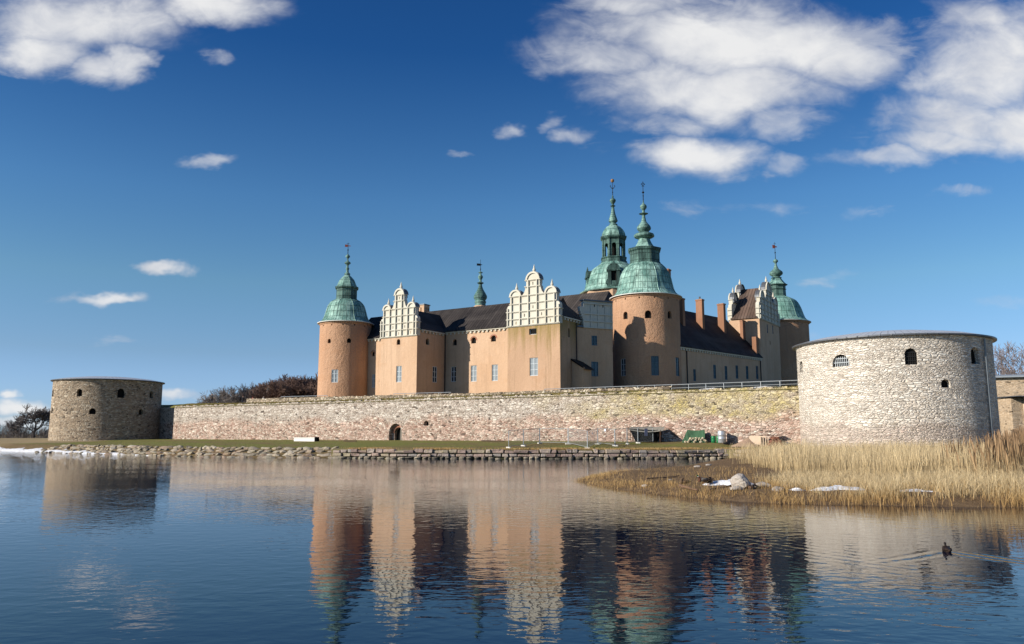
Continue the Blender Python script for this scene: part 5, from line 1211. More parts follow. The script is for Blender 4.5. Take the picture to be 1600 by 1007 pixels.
# blades: reeds and grass as soft strips
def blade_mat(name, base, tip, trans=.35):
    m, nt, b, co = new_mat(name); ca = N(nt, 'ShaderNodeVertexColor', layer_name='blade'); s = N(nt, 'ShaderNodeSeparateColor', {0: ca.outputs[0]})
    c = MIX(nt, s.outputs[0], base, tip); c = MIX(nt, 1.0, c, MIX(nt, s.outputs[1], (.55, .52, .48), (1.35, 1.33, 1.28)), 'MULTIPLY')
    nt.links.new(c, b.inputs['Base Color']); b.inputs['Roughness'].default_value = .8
    t = N(nt, 'ShaderNodeBsdfTranslucent', {'Color': c}); mx = N(nt, 'ShaderNodeMixShader', {0: trans, 1: b.outputs[0], 2: t.outputs[0]})
    nt.links.new(mx.outputs[0], nt.nodes['Material Output'].inputs[0]); return m
def blades(name, X, Y, Z, H, Wd, mat, lean=.18, tint=None, plume=0.0):
    n = len(X); a = rng.uniform(0, 2 * np.pi, n); la = rng.uniform(0, 2 * np.pi, n); lm = np.abs(rng.normal(0, lean, n)) * H
    lv = np.array([0, .4, .75, 1.0]); V = np.zeros((n, 8, 3)); Cc = np.zeros((n, 8, 4)); tv = rng.random(n) if tint is None else tint
    for j, t in enumerate(lv):
        cx = X + np.cos(la) * lm * t ** 2; cy = Y + np.sin(la) * lm * t ** 2; cz = Z + H * t * (1 - .12 * t)
        ww = Wd * (1 - .75 * t) if not plume else Wd * np.where(t > .7, plume, .7) * (1 if t < 1 else .15)
        for q, sg in enumerate((-1, 1)):
            V[:, 2 * j + q, 0] = cx + sg * np.cos(a) * ww / 2; V[:, 2 * j + q, 1] = cy + sg * np.sin(a) * ww / 2; V[:, 2 * j + q, 2] = cz
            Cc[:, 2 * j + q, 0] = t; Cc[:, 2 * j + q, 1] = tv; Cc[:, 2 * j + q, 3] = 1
    F = np.array([[0, 1, 3, 2], [2, 3, 5, 4], [4, 5, 7, 6]])
    fi = (np.arange(n)[:, None, None] * 8 + F[None]).reshape(-1, 4)
    me = bpy.data.meshes.new(name); me.vertices.add(n * 8); me.vertices.foreach_set('co', V.astype(np.float32).ravel())
    me.loops.add(fi.size); me.loops.foreach_set('vertex_index', fi.astype(np.int32).ravel()); me.polygons.add(len(fi)); me.polygons.foreach_set('loop_start', np.arange(0, fi.size, 4, dtype=np.int32))
    me.polygons.foreach_set('use_smooth', np.ones(len(fi), bool)); me.materials.append(mat)
    ca = me.color_attributes.new('blade', 'FLOAT_COLOR', 'POINT'); ca.data.foreach_set('color', Cc.astype(np.float32).ravel())
    me.update(); me.validate(); return link(name, me)
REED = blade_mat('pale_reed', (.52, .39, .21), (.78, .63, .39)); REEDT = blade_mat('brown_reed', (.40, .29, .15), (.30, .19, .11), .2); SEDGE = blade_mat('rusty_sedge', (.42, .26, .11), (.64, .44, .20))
def scatter(n, x0, x1, y0, y1, dens):
    X = rng.uniform(x0, x1, n); Y = rng.uniform(y0, y1, n); z, d1, d2 = ground_z(X, Y); k = rng.random(n) < dens(X, Y, d1, d2); return X[k], Y[k], z[k], d1[k], d2[k]
def pxof(X, Y): return 800 + 1262 * X / Y
def off_snow(X, Y):
    k = np.ones(X.shape)
    for (x, y, a, b2) in SNOWP[:4]: k = k * np.where(((X - x) / a) ** 2 + ((Y - y + .35) / (b2 + .3)) ** 2 < 1, .06, 1)
    return k
def dens_reed(X, Y, d1, d2):
    p = pxof(X, Y); west = np.interp(Y, [36, 42, 47, 55, 65, 80, 92], [1500, 1330, 1215, 1190, 1150, 1125, 1150])
    lump = np.clip(.3 + 1.8 * (vnoise(X, Y, 2.4, 21) - .3), .06, 1) * np.interp(p, [1120, 1260, 1400], [.45, .8, 1])
    front = np.interp(p, [1100, 1200, 1300, 1420, 1500, 1600], [48, 44, 41.5, 39.5, 37.5, 35.5])
    return ((d2 > .6) | (d1 > .2)) * (d1 < 9.0) * np.clip((p - west + 30 * (vnoise(X, Y, 2.2, 4) - .5)) / 35, 0, 1) * lump * np.clip((Y - front) / 3.5, 0, 1)
X, Y, Z, d1, d2 = scatter(210000, 14, 66, 33, 92, dens_reed)
p_ = pxof(X, Y); H = rng.uniform(.8, 1.95, len(X)) * np.interp(p_, [1120, 1220, 1700], [.72, 1.0, 1.05]) * np.clip(.55 + .85 * vnoise(X, Y, 2.2, 31), .5, 1.25) * np.interp(d1, [-30, -2, 4, 9], [1, 1, .72, .45])
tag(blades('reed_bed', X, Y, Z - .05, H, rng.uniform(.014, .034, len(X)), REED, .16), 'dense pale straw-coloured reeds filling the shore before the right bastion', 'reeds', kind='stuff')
def dens_dead(X, Y, d1, d2):
    p = pxof(X, Y); return off_snow(X, Y) * (d2 > .9) * (d1 < 1) * np.clip((p - 1185 + 40 * (vnoise(X, Y, 1.5, 9) - .5)) / 50, 0, 1) * np.clip(.25 + 1.3 * (vnoise(X, Y, 1.4, 61) - .2), .15, 1) * (Y < 46)
X, Y, Z, d1, d2 = scatter(120000, 12, 44, 29, 47, dens_dead)
tag(blades('dead_reed_stubble', X, Y, Z - .04, rng.uniform(.22, .75, len(X)) * np.interp(pxof(X, Y), [1200, 1350, 1600], [.75, .95, 1.4]), rng.uniform(.010, .024, len(X)), REED, .45), 'broken pale reed stubble between the sedge and the standing reeds', 'reeds', kind='stuff')
# taller brown plumed reeds at the right
def dens_tall(X, Y, d1, d2):
    p = pxof(X, Y); return (d2 > .5) * np.clip((p - 1460) / 130, 0, 1) * np.clip((Y - 35) / 3, 0, 1) * (Y < 58) * np.clip(2.4 * (vnoise(X, Y, 1.6, 77) - .42), .03, 1)
X, Y, Z, d1, d2 = scatter(26000, 18, 48, 34, 60, dens_tall); p_ = pxof(X, Y)
tag(blades('tall_reeds', X, Y, Z - .05, rng.uniform(2.0, 3.0, len(X)) * np.interp(p_, [1470, 1540, 1600], [.8, .98, 1.1]), rng.uniform(.02, .04, len(X)), REEDT, .10, None, 2.2), 'tall brown plumed reeds at the right edge, rising above the pale reeds', 'reeds', kind='stuff')
# rusty sedge along the water's edge of the spit
def dens_sedge(X, Y, d1, d2):
    lump = np.clip(.2 + 1.7 * (vnoise(X, Y, 1.3, 14) - .22), .05, 1); near = np.interp(Y, [28, 33, 38, 46, 52], [1, 1, 1, .9, .6])
    band = np.exp(-((d2 - .75) / 1.0) ** 2) + np.where(pxof(X, Y) > 1180, np.exp(-((d2 - 3.0) / 3.5) ** 2) * .75, .10)
    return off_snow(X, Y) * (d2 > -.35) * (d1 < 0) * np.clip(band, 0, 1) * lump * near
X, Y, Z, d1, d2 = scatter(170000, 3, 42, 27, 56, dens_sedge); p_ = pxof(X, Y)
tag(blades('shore_sedge', X, Y, Z - .04, rng.uniform(.16, .42, len(X)) * np.interp(p_, [900, 1050, 1200, 1600], [.6, .85, 1.15, 1.6]), rng.uniform(.010, .024, len(X)), SEDGE, .4), 'rusty sedge and dry grass along the water edge of the muddy spit', 'grass', kind='stuff')
def dens_bank(X, Y, d1, d2): return (d1 > .05) * (d1 < 3.4) * (X > XQ) * (X < 30) * np.clip(vnoise(X, Y, 2.5, 51) * 1.6 - .5, .05, 1)
X, Y, Z, d1, d2 = scatter(60000, -22, 30, 84, 96, dens_bank)
tag(blades('verge_grass', X, Y, np.full(len(X), 1.0), rng.uniform(.1, .28, len(X)), rng.uniform(.03, .05, len(X)), SEDGE, .4), 'dry grass on the verge above the quay', 'grass', kind='stuff')
X, Y, Z, d1, d2 = scatter(16000, -66, 34, 88, 165, lambda X, Y, d1, d2: (d1 > 3) * (np.abs((X - AX) * WX + (Y - AY) * WY + .35) < .45) * np.clip(vnoise(X, Y, 2, 3) * 2 - .4, .1, 1))
tag(blades('wall_foot_grass', X, Y, Z - .03, rng.uniform(.12, .4, len(X)), rng.uniform(.04, .08, len(X)), blade_mat('green_grass', (.11, .13, .03), (.22, .21, .07)), .4), 'rough grass growing along the foot of the curtain wall', 'grass', kind='stuff')
# turf fringe on the rampart edge
UUr = rng.uniform(0, 126, 15000); WWr = rng.uniform(-.1, 3.6, 15000); X = AX + UUr * UX + WWr * WX; Y = AY + UUr * UY + WWr * WY
zz = np.interp(WWr, wsn, prof) + np.clip((20 - UUr) / 30, 0, 1) * np.clip(WWr / 4, 0, 1) * .55 - np.clip((UUr - 103) / 6, 0, 1) * np.clip(WWr / 4, 0, 1) * .25
tag(blades('rampart_grass', X, Y, zz - .06, rng.uniform(.08, .3, len(X)), rng.uniform(.05, .09, len(X)), blade_mat('dry_turf', (.17, .15, .04), (.34, .27, .10)), .5), 'dry turf fringe along the top of the rampart wall', 'grass', kind='stuff')

# ================================================================== THINGS ON THE BANK
def on_ground(px, py):
    """point of the bank seen at a photograph point"""
    lo, hi = 20.0, 170.0; Y = 100.0
    for Y in np.arange(24, 170, .1):
        p = at(px, py, Y); g = float(ground_z(np.array([p.x]), np.array([Y]), True)[0][0])
        if p.z <= g + .005 or loc(p.x, p.y)[1] > -1.5:
            return p.x, float(Y), g
    return p.x, float(Y), g
# construction fence
fp = [(794.5, 700.5), (818, 697.5), (843, 693.5), (888, 694.5), (918, 701.5), (934, 694.5), (961, 697.5), (980, 694.5), (997, 693), (1021, 691.8)]
pts = [on_ground(*q) for q in fp]; WIRE = plain('fence_wire', (.34, .36, .37), .5, .1, 3, .5)
fl = ['first fence panel, at the left end of the construction fence', 'second fence panel from the left end of the construction fence', 'third and widest-spread fence panel from the left', 'fence panel swinging out towards the quay, in the middle of the fence', 'fence panel swinging back from the quay towards the wall', 'fence panel just right of the one swinging back from the quay', 'fence panel two places left of the dark awning', 'fence panel overlapping the left end of the dark awning', 'last fence panel, standing in front of the dark awning']
for k in range(9):
    a, b2 = Vector(pts[k]), Vector(pts[k + 1]); d = b2 - a; L = math.hypot(d.x, d.y); z = min(a.z, b2.z)
    r = tag(empty('fence_panel', (a.x, a.y, a.z), math.atan2(d.y, d.x)), 'galvanised mesh ' + fl[k], 'fence', 'construction fence panels')
    dz = b2.z - a.z; H = 2.0; fm = MB(); rr = .038
    fm.tube((.06, 0, .05), (.06, 0, H), rr, n=6); fm.tube((L - .06, 0, .05 + dz), (L - .06, 0, H + dz), rr, n=6); fm.tube((.06, 0, H), (L - .06, 0, H + dz), rr * .8, n=6); fm.tube((.06, 0, .2), (L - .06, 0, .2 + dz), rr * .8, n=6)
    fm.build('frame', STEEL, r)
    wm = MB(); n = int(L / .14)
    for i in range(1, n): x = .06 + (L - .12) * i / n; wm.tube((x, 0, .2 + dz * x / L), (x, 0, H + dz * x / L), .0035, n=3)
    for i in range(1, 9): zz_ = .2 + (H - .2) * i / 9; wm.tube((.06, 0, zz_), (L - .06, 0, zz_ + dz), .0035, n=3)
    wm.build('wire_mesh', WIRE, r)
    ft = MB(); ft.prism([(-.34, -.13), (.34, -.13), (.40, 0), (.34, .13), (-.34, .13), (-.40, 0)], -.03, .14); fo_ = ft.build('foot', CONC, r); fo_.location = (.06, 0, 0); fo_.rotation_euler.z = random.uniform(.9, 1.7)
    if k in (4, 5, 8):
        sg = MB(); sg.box(L * .42, L * .42 + (.5 if k != 8 else .5), -.06, -.04, .95 if k == 8 else 1.62, 1.9 if k == 8 else 1.9); sg.build('notice_board', plain('pale_notice', (.62, .64, .70) if k != 8 else (.30, .32, .46), .6, .05), r)
# dark awning shelter
x, y, z = on_ground(1010, 691.5); sh = tag(empty('awning_shelter', (x, y, z), ANG * .5), 'black tarpaulin shelter with a grey sloping awning on brown legs against the wall', 'shelter')
s1 = y / 1262; TARP = plain('black_tarp', (.006, .006, .007), 1.0, .4, 2); TARP.node_tree.nodes['Principled BSDF'].inputs['Specular IOR Level'].default_value = 0; GREYT = plain('grey_awning', (.27, .25, .21), .8, .2, 2)
mb = MB(); mb.prism([(-1.35, .1), (1.35, .1), (2.0, 1.55), (-2.15, 1.75)], -.55, .9, 'y'); mb.build('tarpaulin', TARP, sh)
mb = MB(); n = 10
for k in range(n):
    a, b2 = k / n, (k + 1) / n
    def top(t, f): return (-2.2 + 4.5 * t, -.9 if f == 0 else 1.1, (1.62 - .45 * math.sin(math.pi * t) * .55 - .12 * t) if f == 0 else 1.98 + .02 * math.sin(9 * t))
    q = [top(a, 0), top(b2, 0), top(b2, 1), top(a, 1)]; mb.add(q + [(v[0], v[1], v[2] + .03) for v in q], [(3, 2, 1, 0), (4, 5, 6, 7), (0, 1, 5, 4), (2, 3, 7, 6)])
mb.build('awning', GREYT, sh)
for xx_ in (-1.9, 1.85):
    for yy_ in (-.8, 1.0): MB().tube((xx_, yy_, -.05), (xx_ * 1.04, yy_, 1.62 if yy_ < 0 else 1.95), .05, n=6).build('leg', plain('brown_wood', (.12, .06, .035), .8), sh)
# green tent
x, y, z = on_ground(1088, 691.8); tn = tag(empty('green_tent', (x, y + .9, z), -.25), 'green canvas ridge tent with a dark open end, behind a heap of pale stones', 'tent')
m, nt, b, co = new_mat('green_canvas'); nn = NOISE(nt, co, 1.2, 4, .6); nt.links.new(MIX(nt, nn, (.045, .105, .055), (.075, .15, .08)), b.inputs['Base Color']); bump(nt, b, M(nt, 'ADD', nn, M(nt, 'MULTIPLY', NOISE(nt, MAP(nt, co, (3, .4, .4)), 1.0, 3), .6)), .25); CANV = m
mb = MB(); nx, ny = 12, 6; g = []
for side in (-1, 1):
    o0 = len(mb.v); vs = []
    for i in range(nx + 1):
        for j in range(ny + 1):
            t, q = i / nx, j / ny; xx_ = -1.6 + .75 * q + (2.9 - .75 * q) * t; sag = .12 * math.sin(math.pi * t) * math.sin(math.pi * q) + .015 * math.sin(9 * t + 4 * q)
            hgt = 1.62 - .12 * math.sin(math.pi * t); vs.append((xx_, side * (1.25 * (1 - q) + .03) - side * sag, hgt * q))
    fs = [(i * (ny + 1) + j, (i + 1) * (ny + 1) + j, (i + 1) * (ny + 1) + j + 1, i * (ny + 1) + j + 1) for i in range(nx) for j in range(ny)]
    mb.add(vs, fs if side < 0 else [f[::-1] for f in fs])
mb.build('canvas', CANV, tn, (0, 0, 0), 0, 80)
MB().prism([(-1.2, 0), (1.2, 0), (.04, 1.5), (-.04, 1.5)], 1.15, 1.2, 'x').build('opening', DARKIN, tn)  # near-black sheet painted in for the shade inside the tent
MB().tube((1.6, 0, 0), (1.6, 0, 1.66), .03, n=6).build('pole', WOODD, tn)
mb = MB()
for q in range(5): mb.tube((1.55, -.05 - .02 * q, 1.55 - .3 * q), (1.75 + .12 * q, -.35 - .18 * q, 1.3 - .3 * q), .05, .05, 4)
# stones in front of it
PALE = rock_mat('pale_stone', [(0, (.42, .34, .22)), (.5, (.60, .50, .34)), (1, (.72, .64, .48))], (.4, .3, .18), .3); SM = [rock_mesh(70 + k, 1, .85, .75, 1, 'stone', PALE) for k in range(4)]
for k in range(22):
    px = 1071 + 34 * ((k * .618) % 1); lay = k % 3; xx_, yy_, zz_ = on_ground(px, 692.4 - .5 * (k % 2)); o = link('pale_stone', SM[k % 4], None, (xx_, yy_, zz_ + .12 + .22 * lay * (1 if 1076 < px < 1102 else .3)), random.uniform(0, 6)); sc_ = random.uniform(.32, .5); o.scale = (sc_, sc_, sc_)
    tag(o, 'pale fist-like building stone in the heap before the green tent', 'stone', 'heap of pale stones')
# barrels
GBAR = plain('green_plastic', (.02, .17, .06), .35, .15, 2); SILV = plain('silver_steel', (.50, .52, .55), .35, .15, 2, .5)
def barrel(px, py, rad, h, mat, label, lidm, name='barrel'):
    x, y, z = on_ground(px, py); o = tag(empty(name, (x, y, z), random.uniform(0, 3)), label, 'barrel')
    mb = MB(); mb.lathe([(rad * .92, 0), (rad * .97, .03 * h), (rad * .97, .3 * h), (rad * 1.03, .33 * h), (rad * .97, .36 * h), (rad * .97, .64 * h), (rad * 1.03, .67 * h), (rad * .97, .7 * h), (rad * .96, .94 * h), (rad * .9, h)], 20); mb.build('body', mat, o, (0, 0, 0), 0, 40)
    MB().lathe([(rad * .93, h - .02), (rad * .96, h + .03), (rad * .6, h + .05)], 20).build('lid', lidm, o, (0, 0, .0), 0, 40); return o
barrel(1115, 692, .30, .80, GBAR, 'left one of the two green barrels beside the tent', GBAR); barrel(1123, 692, .30, .80, GBAR, 'right one of the two green barrels, before the silver drum', GBAR)
dr = barrel(1128, 690.6, .52, 1.45, SILV, 'tall silver drum behind the green barrels', SILV, 'drum')
MB().box(.5, .72, -.2, .2, .5, 1.5).build('red_panel', plain('red_paint', (.30, .05, .04), .6), dr)
# sand heap
def heap(px, py, rx, ry, h, mat, label, cat, name):
    x, y, z = on_ground(px, py); mb = MB(); n, rg_ = 24, 8; vs = [(0, 0, h)]; fs = []
    for q in range(1, rg_ + 1):
        for k in range(n):
            a = 2 * math.pi * k / n; t = q / rg_; w_ = 1 + .1 * math.sin(3 * a + 1) + .06 * math.sin(7 * a); vs.append((rx * t * w_ * math.cos(a), ry * t * w_ * math.sin(a), h * max(0, (1 - t) ** 1.15) - .06 * (q == rg_) + random.uniform(-.02, .02)))
    for k in range(n): fs.append((0, 1 + k, 1 + (k + 1) % n))
    for q in range(rg_ - 1):
        for k in range(n): fs.append((1 + q * n + k, 1 + (q + 1) * n + k, 1 + (q + 1) * n + (k + 1) % n, 1 + q * n + (k + 1) % n))
    return tag(mb.add(vs, fs).build(name, mat, None, (x, y, z), 0, 60), label, cat)
heap(1170, 691, 2.3, 1.2, 1.05, plain('sand', (.34, .23, .16), .95, .2, 4, 0, None, .05), 'brown heap of sand between the silver drum and the stacked boards', 'sand heap', 'sand_heap')
# stacked boards leaning, and logs
x, y, z = on_ground(1192, 689.5); bs = tag(empty('board_stack', (x, y, z), -.3), 'cream panel leaning on a rack of red-brown timber beside the sand heap', 'board stack')
MB().add([(-1.9, .0, .35), (.35, .0, .1), (.35, .7, 1.25), (-1.5, .7, 1.3), (-1.9, .06, .35), (.35, .06, .1), (.35, .76, 1.25), (-1.5, .76, 1.3)], [(0, 1, 2, 3), (7, 6, 5, 4), (0, 4, 5, 1), (1, 5, 6, 2), (2, 6, 7, 3), (3, 7, 4, 0)]).build('panel', plain('cream_board', (.66, .50, .36), .8, .1, 2), bs)
for k in range(4): MB().box(-.3 + .28 * k, -.18 + .28 * k, -.15, .75, .05, 1.15 - .05 * k).build('slat', plain('cream_slat', (.56, .42, .30), .8) if k == 0 else bpy.data.materials['cream_slat'], bs)
MB().box(-.45, 1.5, -.1, .8, .0, .16).build('base', plain('red_timber', (.22, .08, .05), .85, .3), bs)
LOGM = plain('red_brown_log', (.20, .085, .055), .9, .4, 4)
x, y, z = on_ground(1212, 689); k = 0
for j, n in ((0, 4), (1, 3), (2, 2)):
    for i in range(n):
        o = tag(MB().lathe([(.17, 0), (.2, .05), (.19, 1.5), (.16, 1.55)], 12).build('log', LOGM, None, (x - .6 + .42 * i + .21 * j, y - .2, z + .2 + .36 * j), 0, 40), 'red-brown log in the pile against the wall foot beside the right bastion', 'log', 'pile of logs'); o.rotation_euler = (R(-90), 0, random.uniform(-.1, .1)); k += 1
o = tag(MB().add([(-.9, -.5, .0), (1.0, -.5, 0), (1.0, .5, 0), (-.9, .5, 0), (-.8, -.4, .1), (1, -.4, .04), (.9, .45, .05), (-.9, .4, .12)], [(3, 2, 1, 0), (4, 5, 6, 7), (0, 1, 5, 4), (1, 2, 6, 5), (2, 3, 7, 6), (3, 0, 4, 7)]).build('cover_sheet', plain('dark_sheet', (.07, .035, .03), .8), None, (x + .1, y + .6, z + 1.3), -.3), 'dark brown sheet lying on top of the log pile', 'sheet')
# white block at the wall foot, dark planks
x, y, z = on_ground(478, 689.8); wb = tag(empty('white_trough', (x, y, z), ANG), 'long low white block with a dark end, lying at the foot of the curtain wall', 'block')
WB = plain('white_paint', (.74, .70, .64), .7, .08, 2)
MB().box(-2.45, 2.3, -.35, .35, -.05, .52).build('body', WB, wb); MB().box(-2.55, 2.35, -.42, .42, .523, .62).build('lid', WB, wb); MB().box(2.32, 2.72, -.3, .3, -.03, .7).build('end_box', TARP, wb)
for px, py, L, lb in ((770, 690.2, 1.9, 'dark plank lying on the grass right of the arched doorway'), (547, 690.2, 1.3, 'short dark plank lying on the grass left of the arched doorway')):
    x, y, z = on_ground(px, py); o = MB().add([(-L, -.1, 0), (L, -.12, 0), (L, .1, 0), (-L, .12, 0), (-L, -.1, .14), (L, -.12, .1), (L, .1, .12), (-L, .12, .16)], [(3, 2, 1, 0), (4, 5, 6, 7), (0, 1, 5, 4), (1, 2, 6, 5), (2, 3, 7, 6), (3, 0, 4, 7)]).build('plank', plain('old_plank', (.07, .045, .03), .9, .3) if px == 770 else bpy.data.materials['old_plank'], None, (x, y, z + .02), ANG + .05); tag(o, lb, 'plank')

# ================================================================== THE SPIT: boulder, driftwood, ducks
bx, by = wat(1159, 766, .2); bz = .22
me = rock_mesh(12, 1.0, .8, .82, 4, 'boulder', BOULD); o = tag(link('boulder', me, None, (bx, by, bz + .24), 1.1), 'big pale granite boulder on the muddy spit, with snow at its left side', 'boulder'); o.scale = (1.4, 1.25, 1.12)
o.data.polygons.foreach_set('use_smooth', [True] * len(o.data.polygons)); o.data.update()
GREYS = rock_mat('small_grey_stone', [(0, (.36, .31, .26)), (1, (.52, .46, .40))], (.3, .2, .12), .4)
for k, (px, py, sx_, lb) in enumerate(((1150, 768, .55, 'flat grey stone in the mud at the front of the granite boulder'), (1216, 769, .7, 'grey stone among dry stalks right of the boulder'), (1193, 762, .9, 'low stone with a dead tussock, beside the right side of the boulder'), (1232, 762, .5, 'small round stone by the snow strips'), (1048, 752, .3, 'small pale stone alone on the mud left of the ducks'), (1008, 758, .4, 'small brown stone near the tip of the spit'), (1090, 730, .5, 'pale stone on the far side of the spit'), (1108, 728, .6, 'larger pale stone on the far side of the spit'))):
    x, y = wat(px, py, .25); z = float(ground_z(np.array([x]), np.array([y]))[0][0]); o = tag(link('stone', rock_mesh(90 + k, 1.2, .8, .5, 2, 'stone', GREYS), None, (x, y, z + .05), k), lb, 'stone'); o.scale = (sx_, sx_, sx_ * .8)
DRIFT = plain('driftwood', (.16, .095, .06), .9, .4, 3)
def stick(px0, py0, px1, py1, r0, lb):
    a = Vector((*wat(px0, py0, .25), 0)); b2 = Vector((*wat(px1, py1, .25), 0)); 
    for v in (a, b2): v.z = float(ground_z(np.array([v.x]), np.array([v.y]))[0][0]) + r0 * .7
    c = (a + b2) / 2; mb = MB(); n = 6; P_ = [a.lerp(b2, k / n) + Vector((random.uniform(-.03, .03), random.uniform(-.05, .05), random.uniform(0, .05))) - c for k in range(n + 1)]
    for k in range(n): mb.tube(P_[k], P_[k + 1], r0 * (1 - .08 * k), r0 * (1 - .08 * (k + 1)), 7)
    tag(mb.build('driftwood', DRIFT, None, c), lb, 'driftwood')
stick(1064, 762, 1090, 766, .07, 'dark driftwood branch in the mud at the near edge left of the ducks'); stick(1108, 767, 1150, 760, .05, 'long reddish driftwood branch reaching towards the boulder'); stick(1010, 752, 1062, 748, .04, 'thin driftwood branch on the mud near the tip of the spit'); stick(1172, 768, 1188, 755, .06, 'dark stump leaning against the right side of the boulder')
# ducks: one skinned body each
def duck_mat(name, head, neck, breast, back, rump):
    m, nt, b, co = new_mat(name); s = N(nt, 'ShaderNodeSeparateXYZ', {0: co}); x, z = s.outputs[0], s.outputs[2]
    nz = M(nt, 'MULTIPLY', M(nt, 'SUBTRACT', NOISE(nt, co, 30.0, 3), .5), .03); z = M(nt, 'ADD', z, nz); x = M(nt, 'ADD', x, nz)
    c = MIX(nt, MR(nt, x, -.14, -.10), rump, back); c = MIX(nt, MR(nt, x, .08, .11), c, breast)
    c = MIX(nt, MR(nt, z, .215, .225), c, neck); c = MIX(nt, MR(nt, z, .24, .25), c, head); c = MIX(nt, M(nt, 'MULTIPLY', MR(nt, x, .255, .265), MR(nt, z, .2, .21)), c, (.45, .32, .05))
    c = MIX(nt, .5, c, MIX(nt, NOISE(nt, MAP(nt, co, (20, 60, 40)), 1.0, 3), (.4, .4, .4), (1.6, 1.6, 1.6)), 'MULTIPLY')
    nt.links.new(c, b.inputs['Base Color']); b.inputs['Roughness'].default_value = .55; return m
DRAKE = duck_mat('drake_plumage', (.012, .06, .03), (.6, .6, .55), (.09, .035, .02), (.16, .14, .12), (.02, .02, .02)); HEN = duck_mat('hen_plumage', (.10, .06, .035), (.12, .075, .045), (.13, .08, .045), (.09, .055, .03), (.10, .07, .045)); DARKD = duck_mat('dark_plumage', (.012, .008, .006), (.014, .009, .007), (.02, .012, .008), (.018, .011, .008), (.035, .022, .016))
LEGM = plain('orange_leg', (.35, .12, .03), .6)
def skin_mesh(name, pts, edges, radii, mat, sub=2, root=0):
    me = bpy.data.meshes.new(name); me.from_pydata(pts, edges, []); o = bpy.data.objects.new(name, me); COL.objects.link(o)
    md = o.modifiers.new('s', 'SKIN'); sv = me.skin_vertices[0].data
    for i, rr in enumerate(radii): sv[i].radius = rr if isinstance(rr, tuple) else (rr, rr); sv[i].use_root = (i == root)
    md.use_smooth_shade = True; o.modifiers.new('d', 'SUBSURF').levels = sub; o.modifiers[-1].render_levels = sub
    dg = bpy.context.evaluated_depsgraph_get(); dg.update(); out = bpy.data.meshes.new_from_object(o.evaluated_get(dg)); bpy.data.objects.remove(o); out.name = name
    out.materials.clear(); out.materials.append(mat); return out
def duck(loc_, rz, mat, label, pose='stand', s=1.0, legs=True):
    lift = .10 if legs else 0.0; r = tag(empty('duck', loc_, rz), label, 'duck'); r.scale = (s, s, s)
    P_ = [(-.27, 0, .135), (-.19, 0, .11), (-.08, 0, .09), (.04, 0, .085), (.13, 0, .11)]; rad = [.016, .05, .088, .098, .07]
    if pose == 'tuck': P_ += [(.15, 0, .17), (.12, 0, .225), (.08, 0, .25), (.01, .01, .225)]; rad += [.045, .04, .04, .014]
    else: P_ += [(.165, 0, .17), (.175, 0, .225), (.195, 0, .27), (.225, 0, .268), (.285, 0, .25)]; rad += [.038, .03, .038, .030, .013]
    me = skin_mesh('body', P_, [(i, i + 1) for i in range(len(P_) - 1)], rad, mat, 2, 3); link('body', me, r, (0, 0, lift))
    for sd in (-1, 1):   # folded wings
        wm = skin_mesh('wing', [(-.22, sd * .04, .15), (-.1, sd * .085, .13), (.03, sd * .095, .12), (.08, sd * .08, .12)], [(0, 1), (1, 2), (2, 3)], [(.012, .02), (.02, .045), (.02, .055), (.012, .03)], mat, 1, 2); link('wing', wm, r, (0, 0, lift))
        if legs:
            lg = MB(); lg.tube((-.01, sd * .04, .02), (-.01, sd * .04, .125), .009, .012, 6); lg.prism([(-.02, sd * .04 - .008), (.06, sd * .04 - .03), (.065, sd * .04 + .03), (-.02, sd * .04 + .008)], 0, .012); lg.build('leg', LEGM, r)
    return r
def gp(px, py): x, y = wat(px, py, .25); return x, y, float(ground_z(np.array([x]), np.array([y]))[0][0]) - .02
duck(gp(1098, 758), R(186), DRAKE, 'drake standing upright on the mud with its head raised, facing left', 'stand', 1.15)
duck(gp(1107, 759.5), R(20), DARKD, 'dark duck standing close behind the upright drake, tail to it', 'tuck', 1.1)
duck(gp(1116, 758), R(200), HEN, 'brown hen resting on the mud nearest the boulder', 'tuck', 1.05, False)
duck(gp(1070, 757.5), R(170), HEN, 'brown hen resting apart on the mud, furthest left of the ducks', 'tuck', 1.15, False)
duck((DX, DY, -.05), math.atan2(hd.y, hd.x), DARKD, 'dark duck swimming away across the water, trailing a spreading wake', 'stand', .8, False)
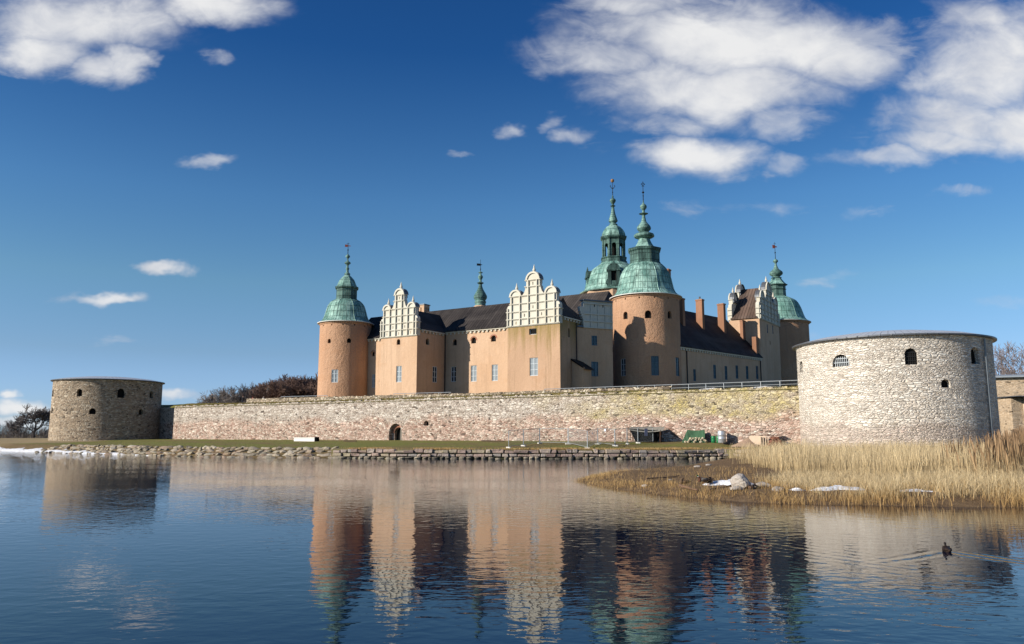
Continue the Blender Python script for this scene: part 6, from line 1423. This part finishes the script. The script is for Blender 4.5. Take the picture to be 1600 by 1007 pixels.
# ================================================================== PEOPLE ON THE RAMPART
SKINM = plain('skin', (.45, .28, .20), .6, .05)
def person(u, w, z, h, rz, coat, trousers, hair, label, hat=None, stride=.12):
    x, y = wld(u, w); k = h / 1.75; r = tag(empty('person', (x, y, z), rz), label, 'person'); r.scale = (k, k, k)
    s = stride
    J = [(0, 0, .95), (0, 0, 1.12), (0, 0, 1.32), (0, 0, 1.46), (.01, 0, 1.54), (.02, 0, 1.62), (.02, 0, 1.70),
         (0, .19, 1.40), (-.03, .25, 1.13), (.06, .24, .90), (.09, .23, .80), (0, -.19, 1.40), (.03, -.25, 1.13), (.14, -.22, .93), (.18, -.2, .85),
         (0, .09, .88), (s, .10, .48), (s * .9, .10, .08), (s + .14, .11, .035), (0, -.09, .88), (-s * .7, -.10, .48), (-s * 1.9, -.10, .10), (-s * 1.9 + .14, -.11, .045)]
    E_ = [(0, 1), (1, 2), (2, 3), (3, 4), (4, 5), (5, 6), (2, 7), (7, 8), (8, 9), (9, 10), (2, 11), (11, 12), (12, 13), (13, 14), (0, 15), (15, 16), (16, 17), (17, 18), (0, 19), (19, 20), (20, 21), (21, 22)]
    rad = [.13, .13, .15, .06, .055, .085, .075, .06, .045, .034, .035, .06, .045, .034, .035, .085, .06, .04, .04, .085, .06, .04, .04]
    link('body', skin_mesh('body', J, E_, rad, SKINM, 1), r)
    JC = [J[0], J[1], J[2], (0, 0, 1.42), J[7], J[8], (J[9][0], J[9][1], J[9][2] - .02), J[11], J[12], (J[13][0], J[13][1], J[13][2] - .02), (0, 0, .80)]
    link('coat', skin_mesh('coat', JC, [(10, 0), (0, 1), (1, 2), (2, 3), (2, 4), (4, 5), (5, 6), (2, 7), (7, 8), (8, 9)], [.165, .165, .185, .09, .085, .066, .052, .085, .066, .052, .17], coat, 1), r)
    for ids in ((15, 16, 17), (19, 20, 21)):
        link('trouser_leg', skin_mesh('trouser_leg', [J[i] for i in ids] + [(J[ids[2]][0], J[ids[2]][1], .06)], [(0, 1), (1, 2), (2, 3)], [.105, .078, .06, .06], trousers, 1), r)
    link('hair' if not hat else 'hat', skin_mesh('hair', [(-.03, 0, 1.64), (0, 0, 1.72), (.03, 0, 1.74)], [(0, 1), (1, 2)], [.088, .09, .07], hat or hair, 1), r)
    for sd in (-1, 1): link('shoe', skin_mesh('shoe', [J[17 if sd > 0 else 21], J[18 if sd > 0 else 22]], [(0, 1)], [.05, .045], TARP, 1), r)
    return r
DKCOAT = plain('black_coat', (.012, .012, .015), .85, .2); BLUE = plain('dark_jeans', (.02, .025, .04), .9); REDC = plain('red_jacket', (.55, .06, .06), .8, .1); PALEC = plain('pale_jacket', (.62, .62, .60), .8, .1); HAIRD = plain('dark_hair', (.03, .02, .015), .8)
def prest(px, w): return hit(px, w, 625)[0]
person(prest(331, 4.0), 4.0, 9.15, 1.82, R(200), DKCOAT, BLUE, HAIRD, 'person in dark clothes walking alone on the rampart turf, left of the parapet end')
person(prest(379.5, 9.0), 9.0, 8.9, 1.8, R(60), DKCOAT, BLUE, HAIRD, 'person in a dark coat standing just before the left end of the stone parapet', None, .05)
person(prest(394.5, 6.5), 6.5, 8.8, 1.34, R(250), REDC, BLUE, HAIRD, 'person in a red jacket, mostly hidden behind the left end of the parapet', REDC, .05)
person(prest(411.5, 6.5), 6.5, 8.8, 1.34, R(280), PALEC, BLUE, HAIRD, 'person in pale clothing whose head shows above the parapet, right of the red jacket', PALEC, .05)
